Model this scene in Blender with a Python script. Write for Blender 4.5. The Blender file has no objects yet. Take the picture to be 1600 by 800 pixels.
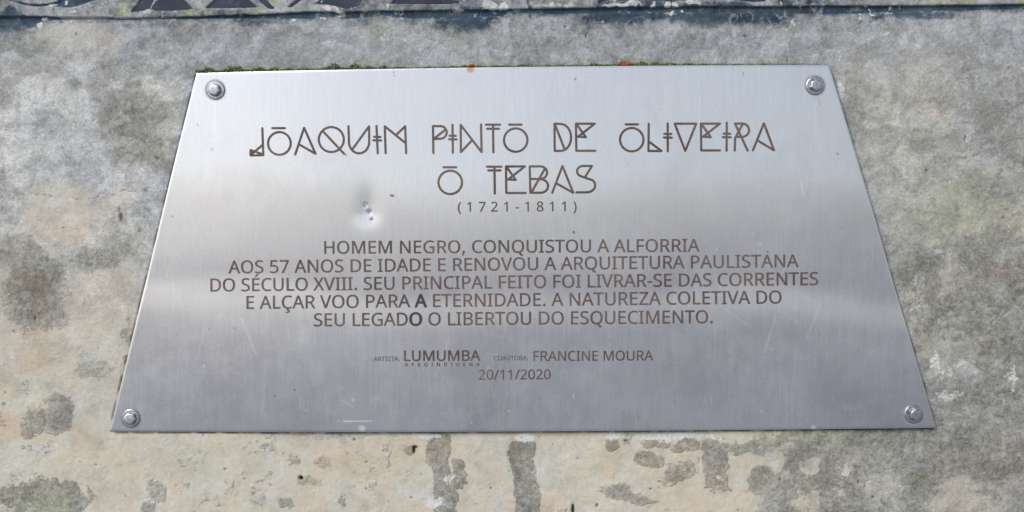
import bpy, bmesh, math, random, json
import numpy as np
from mathutils import Vector, Matrix, geometry

# ------------------------------------------------------------------ camera, sky, sun, exposure
sc = bpy.context.scene
C = sc.collection
S = 0.0006                       # metres on the wall for one unit of the layout grid (1600 x 800)
DIST = 1.0
cam_d = bpy.data.cameras.new('camera'); cam = bpy.data.objects.new('camera', cam_d); C.objects.link(cam)
cam.location = (0, -DIST, 0); cam.rotation_euler = (math.radians(90), 0, 0)
cam_d.sensor_width = 36; cam_d.lens = 36 * DIST / (1600 * S)
cam_d.clip_start = 0.05; cam_d.clip_end = 500
sc.camera = cam

SUN_EL, SUN_AZ = 36.0, -41.0     # elevation; azimuth measured from straight behind the camera, negative = left
world = bpy.data.worlds.new('World'); sc.world = world; world.use_nodes = True
nt = world.node_tree; nt.nodes.clear()
sky = nt.nodes.new('ShaderNodeTexSky'); sky.sky_type = 'NISHITA'; sky.sun_disc = False
sky.sun_elevation = math.radians(SUN_EL)
# the sun stands behind the camera (towards -Y) and to its left
sun_dir = Vector((math.sin(math.radians(SUN_AZ)) * math.cos(math.radians(SUN_EL)),
                  -math.cos(math.radians(SUN_AZ)) * math.cos(math.radians(SUN_EL)),
                  math.sin(math.radians(SUN_EL))))
sky.sun_rotation = math.atan2(sun_dir.x, sun_dir.y)
sky.air_density = 1.0; sky.dust_density = 1.2; sky.ozone_density = 1.0
# thin high cloud over the whole sky: mixes the blue towards white
hsv = nt.nodes.new('ShaderNodeHueSaturation'); hsv.inputs['Saturation'].default_value = 0.5
bg = nt.nodes.new('ShaderNodeBackground'); bg.inputs['Strength'].default_value = 0.12
wo = nt.nodes.new('ShaderNodeOutputWorld')
nt.links.new(sky.outputs[0], hsv.inputs['Color'])
nt.links.new(hsv.outputs[0], bg.inputs['Color'])
nt.links.new(bg.outputs[0], wo.inputs[0])

sun_d = bpy.data.lights.new('sun', 'SUN'); sun_d.energy = 2.0; sun_d.angle = math.radians(25)
sun_d.color = (1.0, 0.975, 0.955)
sun = bpy.data.objects.new('sun', sun_d); C.objects.link(sun)
sun.rotation_euler = sun_dir.to_track_quat('Z', 'Y').to_euler(); sun.location = sun_dir * 5

sc.view_settings.view_transform = 'Standard'; sc.view_settings.look = 'None'
sc.view_settings.gamma = 1.0; sc.view_settings.use_curve_mapping = False
sc.view_settings.exposure = 0.17

GLYPHS = json.loads(r'''{"(":[241,[[[32,220],[33,263],[38,306],[45,348],[54,389],[67,429],[83,468],[103,504],[125,540],[150,573],[217,573],[190,534],[167,493],[148,451],[132,407],[119,361],[111,315],[105,268],[103,221],[105,179],[109,139],[116,98],[126,58],[139,19],[154,-20],[172,-57],[192,-92],[216,-127],[150,-127],[125,-94],[103,-60],[83,-24],[67,14],[54,53],[45,94],[38,135],[33,177]]]],")":[241,[[[209,220],[207,177],[203,135],[196,94],[186,53],[173,14],[158,-24],[139,-60],[116,-94],[91,-127],[25,-127],[48,-92],[69,-57],[87,-20],[102,19],[114,58],[124,98],[131,139],[136,179],[137,221],[136,263],[131,304],[124,346],[114,386],[102,426],[87,465],[69,503],[48,539],[24,573],[91,573],[116,540],[139,504],[158,468],[173,429],[186,389],[196,348],[203,306],[207,263]]]],",":[215,[[[154,84],[136,23],[111,-42],[85,-103],[33,-103],[49,-38],[63,31],[73,93],[148,93]]]],"-":[258,[[[32,184],[32,246],[226,246],[226,184]]]],".":[215,[[[58,43],[59,61],[64,75],[72,85],[82,92],[94,96],[107,97],[120,96],[132,92],[142,85],[151,75],[156,61],[157,43],[156,26],[151,12],[142,2],[132,-6],[120,-10],[107,-11],[94,-10],[82,-6],[72,2],[64,12],[59,26]]]],"/":[298,[[[290,573],[77,0],[8,0],[221,573]]]],"0":[459,[[[419,287],[418,242],[415,201],[409,163],[401,128],[390,97],[376,70],[359,47],[339,27],[316,12],[290,1],[261,-6],[229,-8],[188,-4],[153,8],[122,27],[97,54],[76,88],[60,129],[51,163],[44,201],[41,243],[39,287],[40,332],[44,373],[50,411],[58,446],[73,486],[93,520],[119,547],[149,566],[186,578],[229,581],[269,578],[304,566],[335,547],[361,520],[382,486],[399,446],[408,411],[414,373],[418,332]],[[110,287],[111,238],[115,194],[121,156],[131,125],[143,98],[159,78],[178,64],[202,55],[229,52],[256,55],[279,64],[298,78],[314,98],[326,124],[336,156],[343,194],[347,238],[348,287],[347,336],[343,380],[336,417],[326,449],[314,475],[298,495],[279,510],[256,518],[229,521],[202,518],[178,510],[159,495],[143,475],[131,449],[121,417],[115,380],[111,336]]]],"1":[459,[[[285,0],[216,0],[216,400],[216,439],[217,470],[219,499],[196,477],[169,455],[108,405],[71,452],[226,573],[285,573]]]],"2":[459,[[[417,0],[38,0],[38,59],[188,210],[261,287],[280,309],[295,331],[306,353],[315,376],[320,399],[322,424],[318,453],[309,477],[294,496],[273,510],[249,518],[221,520],[194,519],[169,514],[147,506],[126,495],[104,482],[83,466],[45,513],[94,548],[113,557],[132,565],[153,572],[174,577],[197,580],[221,581],[255,579],[285,572],[313,562],[336,548],[356,531],[372,510],[384,485],[391,458],[394,428],[392,399],[386,371],[375,344],[361,318],[344,292],[324,267],[247,185],[128,67],[128,64],[417,64]]]],"4":[459,[[[443,130],[359,130],[359,0],[291,0],[291,130],[17,130],[17,190],[286,576],[359,576],[359,193],[443,193]],[[291,374],[291,412],[293,444],[294,474],[295,500],[292,500],[276,468],[257,438],[86,193],[291,193]]]],"5":[459,[[[221,351],[258,349],[292,342],[322,331],[349,316],[371,297],[389,274],[402,247],[410,217],[413,183],[410,145],[402,111],[387,81],[368,54],[343,32],[314,15],[280,2],[242,-5],[199,-8],[170,-7],[142,-4],[116,0],[91,6],[70,14],[51,23],[51,90],[71,79],[95,70],[121,62],[148,57],[174,53],[200,52],[227,54],[252,58],[274,65],[293,76],[310,89],[323,106],[333,126],[339,149],[341,176],[337,210],[325,239],[306,262],[279,279],[243,289],[197,292],[146,288],[99,280],[64,302],[86,573],[373,573],[373,508],[146,508],[132,342],[169,348]]]],"7":[459,[[[109,0],[344,508],[35,508],[35,573],[419,573],[419,518],[187,0]]]],"8":[459,[[[229,581],[261,579],[291,574],[318,565],[341,553],[362,538],[378,519],[390,497],[398,472],[400,443],[399,421],[394,401],[385,383],[374,367],[361,352],[346,338],[329,325],[310,314],[291,303],[314,291],[335,279],[355,265],[373,250],[389,234],[401,216],[411,196],[417,173],[419,148],[416,118],[408,90],[395,65],[378,44],[356,26],[330,11],[300,1],[267,-6],[231,-8],[192,-6],[157,0],[126,10],[100,24],[78,42],[61,63],[49,87],[42,115],[39,146],[41,171],[47,194],[56,214],[68,232],[82,249],[99,264],[118,277],[138,289],[158,299],[140,310],[123,322],[107,336],[93,350],[81,366],[71,383],[64,401],[59,422],[58,444],[60,472],[68,497],[80,518],[97,537],[117,552],[141,565],[168,573],[197,579]],[[108,145],[112,119],[121,96],[138,76],[161,60],[192,51],[229,48],[265,51],[295,60],[319,76],[336,96],[346,120],[350,148],[348,166],[343,182],[335,197],[324,211],[310,223],[293,235],[274,246],[253,256],[229,265],[217,270],[194,260],[174,249],[157,237],[142,225],[130,212],[121,197],[114,182],[110,164]],[[228,524],[200,521],[176,514],[155,502],[139,486],[130,466],[127,441],[128,422],[133,406],[141,391],[151,379],[164,367],[179,357],[232,330],[282,357],[296,367],[307,379],[317,392],[325,406],[329,423],[330,441],[327,466],[318,486],[302,502],[282,514],[257,521]]]],":":[215,[[[58,43],[59,61],[64,75],[72,85],[82,92],[94,96],[107,97],[120,96],[132,92],[142,85],[151,75],[156,61],[157,43],[156,26],[151,12],[142,2],[132,-6],[120,-10],[107,-11],[94,-10],[82,-6],[72,2],[64,12],[59,26]],[[58,387],[59,405],[64,419],[72,429],[82,436],[94,440],[107,441],[120,440],[132,436],[142,429],[151,419],[156,405],[157,387],[156,369],[151,355],[142,345],[132,338],[120,333],[107,332],[94,333],[82,338],[72,345],[64,355],[59,369]]]],"A":[512,[[[437,0],[368,177],[141,177],[73,0],[0,0],[224,575],[289,575],[512,0]],[[282,415],[274,438],[263,473],[255,500],[247,468],[238,438],[230,415],[165,241],[346,241]]]],"B":[521,[[[241,573],[292,571],[336,565],[373,555],[404,541],[434,515],[453,478],[459,431],[457,409],[453,389],[446,371],[437,354],[424,340],[409,328],[392,317],[372,309],[350,304],[350,300],[373,295],[395,288],[415,279],[433,267],[448,253],[461,236],[470,215],[476,191],[478,163],[475,130],[467,100],[454,74],[436,52],[413,33],[385,19],[354,8],[318,2],[279,0],[78,0],[78,573]],[[256,329],[300,331],[334,339],[357,352],[372,371],[381,394],[384,423],[380,451],[369,474],[351,490],[324,502],[289,509],[245,511],[150,511],[150,329]],[[150,269],[150,61],[265,61],[311,64],[346,74],[371,91],[388,112],[398,138],[401,168],[399,188],[395,205],[388,221],[377,235],[362,247],[344,256],[321,263],[293,267],[260,269]]]],"C":[507,[[[323,517],[294,516],[266,510],[241,502],[217,490],[196,474],[178,456],[162,434],[149,410],[139,383],[131,353],[127,321],[125,286],[128,241],[135,200],[147,164],[164,132],[186,105],[213,83],[244,68],[281,58],[322,55],[347,56],[371,58],[394,62],[460,78],[460,15],[438,8],[416,2],[393,-2],[369,-6],[342,-7],[312,-8],[270,-6],[232,1],[197,12],[166,28],[130,56],[101,90],[78,131],[65,165],[56,203],[51,244],[49,287],[51,329],[57,369],[67,406],[81,440],[99,471],[120,499],[145,523],[174,543],[206,559],[242,571],[281,578],[324,581],[353,580],[381,577],[409,572],[435,565],[460,557],[482,547],[453,486],[394,508],[372,513],[348,516]]]],"D":[585,[[[536,292],[534,246],[528,203],[516,165],[501,131],[474,91],[439,58],[399,33],[364,18],[325,8],[283,2],[237,0],[78,0],[78,573],[254,573],[296,571],[335,565],[371,555],[404,540],[443,516],[476,484],[502,446],[517,413],[528,377],[534,336]],[[460,289],[457,337],[449,379],[435,415],[416,444],[391,469],[361,487],[327,500],[287,508],[244,511],[150,511],[150,62],[228,62],[282,65],[329,76],[369,94],[402,119],[428,151],[446,190],[457,236]]]],"E":[446,[[[398,0],[78,0],[78,573],[398,573],[398,509],[150,509],[150,330],[383,330],[383,268],[150,268],[150,63],[398,63]]]],"F":[416,[[[150,0],[78,0],[78,573],[398,573],[398,509],[150,509],[150,306],[383,306],[383,243],[150,243]]]],"G":[584,[[[326,302],[524,302],[524,22],[493,12],[462,5],[431,-1],[398,-5],[362,-7],[323,-8],[280,-6],[241,1],[205,12],[173,28],[136,55],[105,89],[81,130],[67,164],[57,202],[51,243],[49,286],[51,330],[58,370],[69,407],[84,442],[111,482],[145,517],[186,544],[220,560],[259,571],[300,578],[346,581],[377,580],[407,577],[437,572],[465,565],[491,557],[516,547],[489,484],[468,493],[445,501],[421,508],[395,513],[369,516],[342,517],[298,514],[259,505],[225,489],[195,468],[170,441],[150,409],[136,373],[127,332],[124,286],[127,243],[134,202],[146,166],[164,133],[187,106],[216,84],[251,68],[292,58],[340,55],[404,59],[452,68],[452,238],[326,238]]]],"H":[594,[[[516,0],[443,0],[443,267],[150,267],[150,0],[78,0],[78,573],[150,573],[150,330],[443,330],[443,573],[516,573]]]],"I":[272,[[[239,0],[32,0],[32,42],[99,57],[99,515],[32,531],[32,573],[239,573],[239,531],[172,515],[172,57],[239,42]]]],"J":[219,[[[-3,-152],[-37,-150],[-63,-142],[-63,-81],[-35,-87],[-5,-89],[8,-88],[21,-85],[33,-81],[45,-74],[54,-65],[63,-53],[69,-38],[73,-19],[74,3],[74,573],[146,573],[146,9],[144,-26],[138,-56],[128,-82],[114,-104],[96,-122],[75,-135],[52,-145],[25,-150]]]],"L":[420,[[[78,0],[78,573],[150,573],[150,64],[400,64],[400,0]]]],"M":[727,[[[330,0],[142,502],[139,502],[142,461],[144,407],[144,347],[144,0],[78,0],[78,573],[184,573],[361,103],[364,103],[544,573],[650,573],[650,0],[578,0],[578,352],[579,408],[581,460],[584,501],[581,501],[390,0]]]],"N":[609,[[[532,0],[447,0],[141,476],[138,476],[141,432],[143,378],[144,320],[144,0],[78,0],[78,573],[161,573],[467,99],[470,99],[468,137],[466,193],[464,249],[464,573],[532,573]]]],"O":[626,[[[577,287],[576,244],[570,204],[561,166],[547,132],[531,101],[510,73],[486,49],[459,29],[428,13],[393,1],[355,-6],[314,-8],[271,-6],[232,1],[196,13],[165,29],[138,49],[114,73],[94,101],[78,132],[65,167],[56,204],[51,245],[49,288],[51,331],[56,370],[65,408],[78,442],[100,482],[130,517],[166,545],[197,561],[232,572],[271,579],[314,581],[369,577],[417,565],[459,545],[495,517],[524,483],[547,442],[560,408],[570,370],[576,330]],[[125,287],[127,241],[134,200],[145,163],[161,131],[182,104],[207,83],[238,67],[273,58],[314,55],[354,58],[390,67],[420,83],[445,104],[465,131],[481,163],[492,200],[499,241],[501,287],[498,338],[490,384],[476,423],[456,457],[431,484],[398,503],[360,514],[314,518],[274,515],[238,506],[207,490],[182,469],[161,443],[145,411],[134,374],[127,333]]]],"P":[485,[[[229,573],[282,570],[326,562],[363,548],[393,528],[421,495],[439,454],[444,404],[443,381],[439,358],[433,336],[423,316],[411,296],[395,278],[375,262],[351,249],[324,238],[292,230],[256,225],[216,223],[150,223],[150,0],[78,0],[78,573]],[[223,511],[150,511],[150,285],[208,285],[242,286],[272,290],[298,296],[320,306],[338,318],[352,334],[362,352],[368,375],[370,401],[366,435],[354,462],[334,484],[306,499],[269,508]]]],"Q":[626,[[[577,287],[575,242],[569,200],[559,160],[544,124],[525,92],[503,64],[476,40],[445,21],[411,6],[548,-136],[444,-136],[334,-7],[324,-8],[314,-8],[271,-6],[232,1],[196,13],[165,29],[138,49],[114,73],[94,101],[78,132],[65,167],[56,204],[51,245],[49,288],[51,331],[56,370],[65,408],[78,442],[100,482],[130,517],[166,545],[197,561],[232,572],[271,579],[314,581],[369,577],[417,565],[459,545],[495,517],[524,483],[547,442],[560,408],[570,370],[576,330]],[[125,287],[127,241],[134,200],[145,163],[161,131],[182,104],[207,83],[238,67],[273,58],[314,55],[354,58],[390,67],[420,83],[445,104],[465,131],[481,163],[492,200],[499,241],[501,287],[498,338],[490,384],[476,423],[456,457],[431,484],[398,503],[360,514],[314,518],[274,515],[238,506],[207,490],[182,469],[161,443],[145,411],[134,374],[127,333]]]],"R":[499,[[[236,573],[281,571],[320,565],[353,555],[381,540],[404,522],[422,500],[434,474],[442,444],[444,410],[442,381],[437,356],[427,334],[415,315],[401,298],[385,285],[367,274],[349,264],[330,257],[487,0],[403,0],[264,237],[150,237],[150,0],[78,0],[78,573]],[[232,510],[150,510],[150,298],[236,298],[278,301],[312,310],[338,325],[355,347],[366,374],[370,407],[368,430],[363,450],[355,467],[343,480],[328,491],[310,500],[287,505],[261,509]]]],"S":[440,[[[403,153],[400,121],[392,92],[378,66],[359,44],[335,26],[307,11],[274,1],[238,-6],[198,-8],[137,-5],[83,4],[41,19],[41,88],[62,80],[86,72],[113,65],[142,59],[171,56],[201,55],[228,56],[252,60],[273,66],[290,74],[305,85],[316,98],[324,113],[329,129],[330,147],[329,164],[325,180],[318,194],[308,207],[295,218],[277,230],[255,241],[228,252],[196,265],[131,294],[114,305],[98,317],[85,330],[74,344],[65,359],[57,375],[52,393],[49,413],[48,435],[51,464],[58,490],[71,513],[89,533],[110,550],[136,563],[165,573],[197,579],[231,581],[262,580],[290,577],[318,572],[343,565],[367,558],[389,549],[366,487],[302,508],[278,513],[254,516],[229,517],[207,516],[187,513],[169,507],[155,499],[142,489],[133,478],[126,464],[122,450],[121,434],[122,416],[126,400],[133,386],[143,373],[156,362],[172,351],[193,341],[217,330],[246,318],[278,306],[307,293],[332,279],[353,264],[371,247],[385,228],[395,206],[401,181]]]],"T":[446,[[[259,0],[187,0],[187,509],[8,509],[8,573],[437,573],[437,509],[259,509]]]],"U":[586,[[[513,202],[511,164],[503,128],[489,95],[470,65],[446,40],[416,20],[380,4],[338,-5],[290,-8],[240,-4],[196,7],[159,25],[128,50],[104,82],[86,118],[76,158],[72,204],[72,573],[144,573],[144,201],[148,158],[161,122],[182,93],[211,72],[248,59],[294,55],[327,57],[355,63],[379,73],[399,88],[415,105],[427,126],[435,149],[440,174],[442,202],[442,573],[513,573]]]],"V":[481,[[[481,573],[277,0],[204,0],[0,573],[75,573],[204,205],[220,160],[231,119],[241,80],[250,119],[262,161],[277,207],[405,573]]]],"X":[470,[[[467,0],[385,0],[233,249],[79,0],[3,0],[193,298],[15,573],[95,573],[236,348],[377,573],[453,573],[276,300]]]],"Z":[459,[[[427,0],[30,0],[30,55],[332,508],[40,508],[40,573],[419,573],[419,518],[118,64],[427,64]]]],"Ç":[507,[[[323,517],[294,516],[266,510],[241,502],[217,490],[196,474],[178,456],[162,434],[149,410],[139,383],[131,353],[127,321],[125,286],[128,241],[135,200],[147,164],[164,132],[186,105],[213,83],[244,68],[281,58],[322,55],[347,56],[371,58],[394,62],[460,78],[460,15],[438,8],[416,2],[393,-2],[369,-6],[342,-7],[312,-8],[270,-6],[232,1],[197,12],[166,28],[130,56],[101,90],[78,131],[65,165],[56,203],[51,244],[49,287],[51,329],[57,369],[67,406],[81,440],[99,471],[120,499],[145,523],[174,543],[206,559],[242,571],[281,578],[324,581],[353,580],[381,577],[409,572],[435,565],[460,557],[482,547],[453,486],[394,508],[372,513],[348,516]],[[379,-111],[376,-135],[366,-155],[350,-171],[327,-183],[297,-190],[261,-192],[238,-191],[221,-188],[221,-144],[240,-147],[263,-148],[281,-148],[295,-145],[307,-141],[316,-134],[321,-125],[322,-113],[320,-100],[313,-90],[301,-83],[286,-77],[269,-72],[249,-69],[284,0],[330,0],[310,-43],[345,-55],[355,-61],[363,-68],[370,-77],[375,-87],[378,-98]]]],"É":[446,[[[398,0],[78,0],[78,573],[398,573],[398,509],[150,509],[150,330],[383,330],[383,268],[150,268],[150,63],[398,63]],[[363,749],[342,722],[312,688],[279,656],[249,629],[202,629],[202,638],[228,674],[256,717],[278,757],[363,757]]]]}''')
rng = np.random.default_rng(7)
random.seed(7)

# ------------------------------------------------------------------ helpers
def P(px, py, y=0.0):
    """layout grid (right, down) -> point on the wall plane"""
    return Vector(((px - 800) * S, y, (400 - py) * S))

def vnoise(x, y, seed):
    """smooth value noise, -1..1, lattice spacing 1"""
    r = np.random.default_rng(seed); T = r.uniform(-1, 1, (256, 256))
    xi = np.floor(x).astype(int); yi = np.floor(y).astype(int)
    fx = x - xi; fy = y - yi
    fx = fx * fx * fx * (fx * (fx * 6 - 15) + 10); fy = fy * fy * fy * (fy * (fy * 6 - 15) + 10)
    a = T[yi & 255, xi & 255]; b = T[yi & 255, (xi + 1) & 255]
    c = T[(yi + 1) & 255, xi & 255]; d = T[(yi + 1) & 255, (xi + 1) & 255]
    return (a * (1 - fx) + b * fx) * (1 - fy) + (c * (1 - fx) + d * fx) * fy

def fbm(x, y, scale, seed, octv=4, gain=0.55):
    s = 0; a = 1; n = 0
    for k in range(octv):
        s = s + a * vnoise(x / scale + 17.3 * k, y / scale + 5.1 * k, seed + k); n += a
        a *= gain; scale /= 2.03
    return s / n

def sstep(a, b, x):
    t = np.clip((x - a) / (b - a), 0, 1); return t * t * (3 - 2 * t)

def link(o, parent=None):
    C.objects.link(o)
    if parent is not None: o.parent = parent
    return o

def mesh_obj(name, verts, faces, mat, parent=None, smooth=False):
    me = bpy.data.meshes.new(name); me.from_pydata([tuple(v) for v in verts], [], faces); me.update()
    if mat: me.materials.append(mat)
    if smooth: me.polygons.foreach_set('use_smooth', [True] * len(me.polygons))
    return link(bpy.data.objects.new(name, me), parent)

def tag(o, label=None, cat=None, group=None, kind=None):
    for k, v in (('label', label), ('category', cat), ('group', group), ('kind', kind)):
        if v: o[k] = v
    return o

# node shorthand
class NT:
    def __init__(s, name):
        s.m = bpy.data.materials.new(name); s.m.use_nodes = True; s.t = s.m.node_tree
        s.b = s.t.nodes['Principled BSDF']
        s.geo = s.n('ShaderNodeTexCoord')
    def n(s, kind, **kw):
        nd = s.t.nodes.new(kind)
        for k, v in kw.items():
            if hasattr(nd, k): setattr(nd, k, v)
        return nd
    def put(s, sock, v):
        if isinstance(v, bpy.types.NodeSocket): s.t.links.new(v, sock)
        elif isinstance(v, (tuple, list)) and sock.type == 'RGBA' and len(v) == 3: sock.default_value = (*v, 1)
        else: sock.default_value = v
    def noise(s, scale, detail=4, rough=0.6, dist=0.0, vec=None, stretch=None):
        nd = s.n('ShaderNodeTexNoise'); nd.inputs['Scale'].default_value = scale
        nd.inputs['Detail'].default_value = detail; nd.inputs['Roughness'].default_value = rough
        nd.inputs['Distortion'].default_value = dist
        v = vec or s.geo.outputs['Object']
        if stretch:
            mp = s.n('ShaderNodeMapping'); mp.inputs['Scale'].default_value = stretch
            s.t.links.new(v, mp.inputs['Vector']); v = mp.outputs[0]
        s.t.links.new(v, nd.inputs['Vector']); return nd.outputs['Fac']
    def math(s, op, a, b=0.0, clamp=False):
        nd = s.n('ShaderNodeMath', operation=op, use_clamp=clamp); s.put(nd.inputs[0], a); s.put(nd.inputs[1], b)
        return nd.outputs[0]
    def ramp(s, f, lo, hi, a=0.0, b=1.0):
        nd = s.n('ShaderNodeMapRange', interpolation_type='SMOOTHSTEP'); s.put(nd.inputs['Value'], f)
        nd.inputs['From Min'].default_value = lo; nd.inputs['From Max'].default_value = hi
        nd.inputs['To Min'].default_value = a; nd.inputs['To Max'].default_value = b
        return nd.outputs['Result']
    def mix(s, f, a, b, mode='MIX'):
        nd = s.n('ShaderNodeMix', data_type='RGBA', blend_type=mode); s.put(nd.inputs[0], f)
        s.put(nd.inputs[6], a); s.put(nd.inputs[7], b); return nd.outputs[2]
    def attr(s, name):
        nd = s.n('ShaderNodeAttribute'); nd.attribute_name = name
        sp = s.n('ShaderNodeSeparateColor'); s.t.links.new(nd.outputs['Color'], sp.inputs[0])
        return sp.outputs[0], sp.outputs[1], sp.outputs[2]
    def bump(s, h, strength, dist):
        nd = s.n('ShaderNodeBump'); s.put(nd.inputs['Height'], h)
        nd.inputs['Strength'].default_value = strength; nd.inputs['Distance'].default_value = dist
        s.t.links.new(nd.outputs[0], s.b.inputs['Normal'])
    def set(s, **kw):
        for k, v in kw.items(): s.put(s.b.inputs[k.replace('_', ' ')], v)
        return s.m

def set_attr(me, name, r, g, b):
    a = me.color_attributes.new(name, 'FLOAT_COLOR', 'POINT')
    d = np.ones((len(me.vertices), 4), np.float32)
    d[:, 0] = r.ravel(); d[:, 1] = g.ravel(); d[:, 2] = b.ravel()
    a.data.foreach_set('color', np.clip(d, 0, 1).ravel())

def grid_mesh(name, X, Y, Z, smooth=True):
    """X, Y, Z arrays of shape (rows, cols)"""
    h, w = X.shape
    me = bpy.data.meshes.new(name)
    me.vertices.add(h * w)
    me.vertices.foreach_set('co', np.stack([X, Y, Z], -1).astype(np.float32).ravel())
    i = (np.arange(h - 1)[:, None] * w + np.arange(w - 1)[None, :]).ravel()
    q = np.stack([i, i + w, i + w + 1, i + 1], -1).ravel()
    nf = len(i)
    me.loops.add(nf * 4); me.loops.foreach_set('vertex_index', q.astype(np.int32))
    me.polygons.add(nf)
    me.polygons.foreach_set('loop_start', (np.arange(nf) * 4).astype(np.int32))
    me.polygons.foreach_set('use_smooth', np.full(nf, smooth))
    me.update(calc_edges=True); me.validate()
    return me

# ------------------------------------------------------------------ materials
def mat_concrete():
    m = NT('weathered_concrete')
    damp, warm, blue = m.attr('stain_a'); rust, lime, pit_edge_shade = m.attr('stain_shade_b'); lichen, brown, lav = m.attr('stain_c'); pale, mortar, _e = m.attr('stain_shade_d')
    big = m.noise(9, 6, 0.62, 0.6); mid = m.noise(38, 6, 0.65, 0.9); fine = m.noise(190, 5, 0.7, 0.4)
    grit = m.noise(900, 3, 0.7)
    base = m.mix(m.ramp(big, 0.36, 0.62), (0.24, 0.247, 0.225), (0.325, 0.328, 0.302))
    base = m.mix(m.ramp(mid, 0.45, 0.58, 0, 0.6), base, (0.43, 0.425, 0.40))
    base = m.mix(m.ramp(fine, 0.52, 0.40, 0, 0.45), base, (0.205, 0.20, 0.18))
    base = m.mix(m.math('MULTIPLY', pale, m.ramp(mid, 0.36, 0.56, 0.45, 0.95)), base, m.mix(m.ramp(big, .4, .6), (0.62, 0.615, 0.585), (0.58, 0.59, 0.605)))
    base = m.mix(m.math('MULTIPLY', lav, m.ramp(mid, 0.38, 0.58, 0.35, 0.95)), base, (0.385, 0.405, 0.435))
    # warm lime wash, partly worn through
    w = m.math('MULTIPLY', warm, m.ramp(mid, 0.30, 0.52, 0.65, 1.0))
    wc = m.mix(m.ramp(m.noise(14, 5, 0.6, 1.0), 0.4, 0.62), (0.555, 0.53, 0.45), (0.575, 0.525, 0.425))
    wc = m.mix(m.ramp(m.noise(24, 5, 0.65, 1.2), 0.5, 0.64), wc, (0.58, 0.57, 0.52))
    wc = m.mix(m.ramp(m.noise(20, 3, .5, .8), 0.5, 0.66, 0, .8), wc, (0.59, 0.505, 0.395))
    wc = m.mix(m.ramp(fine, 0.45, 0.33, 0, 0.3), wc, (0.42, 0.38, 0.30))
    base = m.mix(w, base, wc)
    # damp algae stains
    ns = m.math('ADD', m.math('MULTIPLY', m.math('SUBTRACT', mid, 0.5), 1.1), m.math('MULTIPLY', m.math('SUBTRACT', fine, 0.5), 0.9))
    soft = m.ramp(damp, 0.72, 0.95, 0.9, 0.45)
    d = m.math('ADD', damp, m.math('MULTIPLY', ns, soft))
    d = m.math('MULTIPLY', m.ramp(d, 0.26, 0.62), m.ramp(damp, 0.05, 0.4))
    dc = m.mix(m.ramp(fine, 0.38, 0.60), (0.185, 0.182, 0.155), (0.31, 0.305, 0.27))
    base = m.mix(m.math('MULTIPLY', d, m.ramp(damp, 0.45, 0.9, 0.5, 0.84)), base, dc)
    base = m.mix(m.math('MULTIPLY', brown, m.ramp(fine, 0.35, 0.6, 0.55, 1)), base, (0.24, 0.17, 0.115))
    base = m.mix(m.math('MULTIPLY', rust, m.ramp(fine, 0.3, 0.6, 0.6, 1)), base, (0.58, 0.40, 0.24))
    base = m.mix(m.math('MULTIPLY', lichen, m.ramp(fine, 0.35, 0.58, 0.2, 1)), base, (0.36, 0.40, 0.22))
    # worn navy paint
    wear = m.ramp(m.math('ADD', m.math('MULTIPLY', blue, 0.9), m.math('MULTIPLY', m.math('SUBTRACT', m.noise(120, 6, 0.7, 0.5), 0.5), 0.7)), 0.20, 0.60)
    base = m.mix(wear, base, m.mix(m.ramp(mid, .4, .6), (0.036, 0.056, 0.094), (0.060, 0.092, 0.118)))
    lm = m.math('MULTIPLY', m.ramp(m.math('ADD', lime, m.math('MULTIPLY', m.math('SUBTRACT', m.noise(300, 8, 0.8, 0.4), 0.5), 2.6)), 0.38, 0.62), m.ramp(lime, 0.05, 0.4))
    base = m.mix(m.math('MULTIPLY', lm, 0.9), base, (0.62, 0.625, 0.62))
    # pale trowel smears and speckle
    g1 = m.noise(110, 8, 0.78, 0.8, stretch=(0.75, 1, 1.25)); g2 = m.noise(330, 5, 0.72, 0.3)
    patch = m.noise(30, 8, 0.68, 0.5, stretch=(0.8, 1, 1.1)); patch2 = m.noise(62, 8, 0.72, 0.7)
    calm = m.math('SUBTRACT', 1.0, m.math('MULTIPLY', m.math('MULTIPLY', warm, m.math('SUBTRACT', 1.0, d)), 0.72))
    base = m.mix(calm, base, m.mix(1.0, base, m.ramp(g1, 0.32, 0.68, 0.88, 1.10), 'MULTIPLY'))
    base = m.mix(calm, base, m.mix(1.0, base, m.ramp(g2, 0.35, 0.65, 0.87, 1.12), 'MULTIPLY'))
    base = m.mix(calm, base, m.mix(1.0, base, m.ramp(patch, 0.45, 0.53, 0.86, 1.10), 'MULTIPLY'))
    base = m.mix(m.math('MULTIPLY', calm, m.ramp(patch2, 0.555, 0.59, 0, 0.5)), base, m.mix(1.0, base, (0.70, 0.71, 0.69), 'MULTIPLY'))
    base = m.mix(m.math('MULTIPLY', calm, m.ramp(patch2, 0.435, 0.405, 0, 0.5)), base, m.mix(1.0, base, (1.32, 1.32, 1.31), 'MULTIPLY'))
    sm = m.ramp(m.noise(60, 8, 0.75, 1.6), 0.55, 0.62)
    base = m.mix(m.math('MULTIPLY', m.math('MULTIPLY', sm, calm), 0.32), base, (0.56, 0.56, 0.54))
    dk = m.ramp(m.noise(80, 8, 0.76, 1.3), 0.43, 0.34)
    base = m.mix(m.math('MULTIPLY', m.math('MULTIPLY', dk, calm), 0.34), base, (0.17, 0.17, 0.15))
    sp = m.ramp(m.noise(420, 2, 0.5), 0.27, 0.22)
    base = m.mix(m.math('MULTIPLY', sp, 0.75), base, (0.10, 0.085, 0.065))
    base = m.mix(m.math('MULTIPLY', calm, 0.5), base, m.ramp(grit, 0.3, 0.7, 0.72, 1.28), 'MULTIPLY')
    base = m.mix(pit_edge_shade, base, (0.035, 0.032, 0.018))  # dirty pits, plus the painted shadow line round the plate
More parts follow.
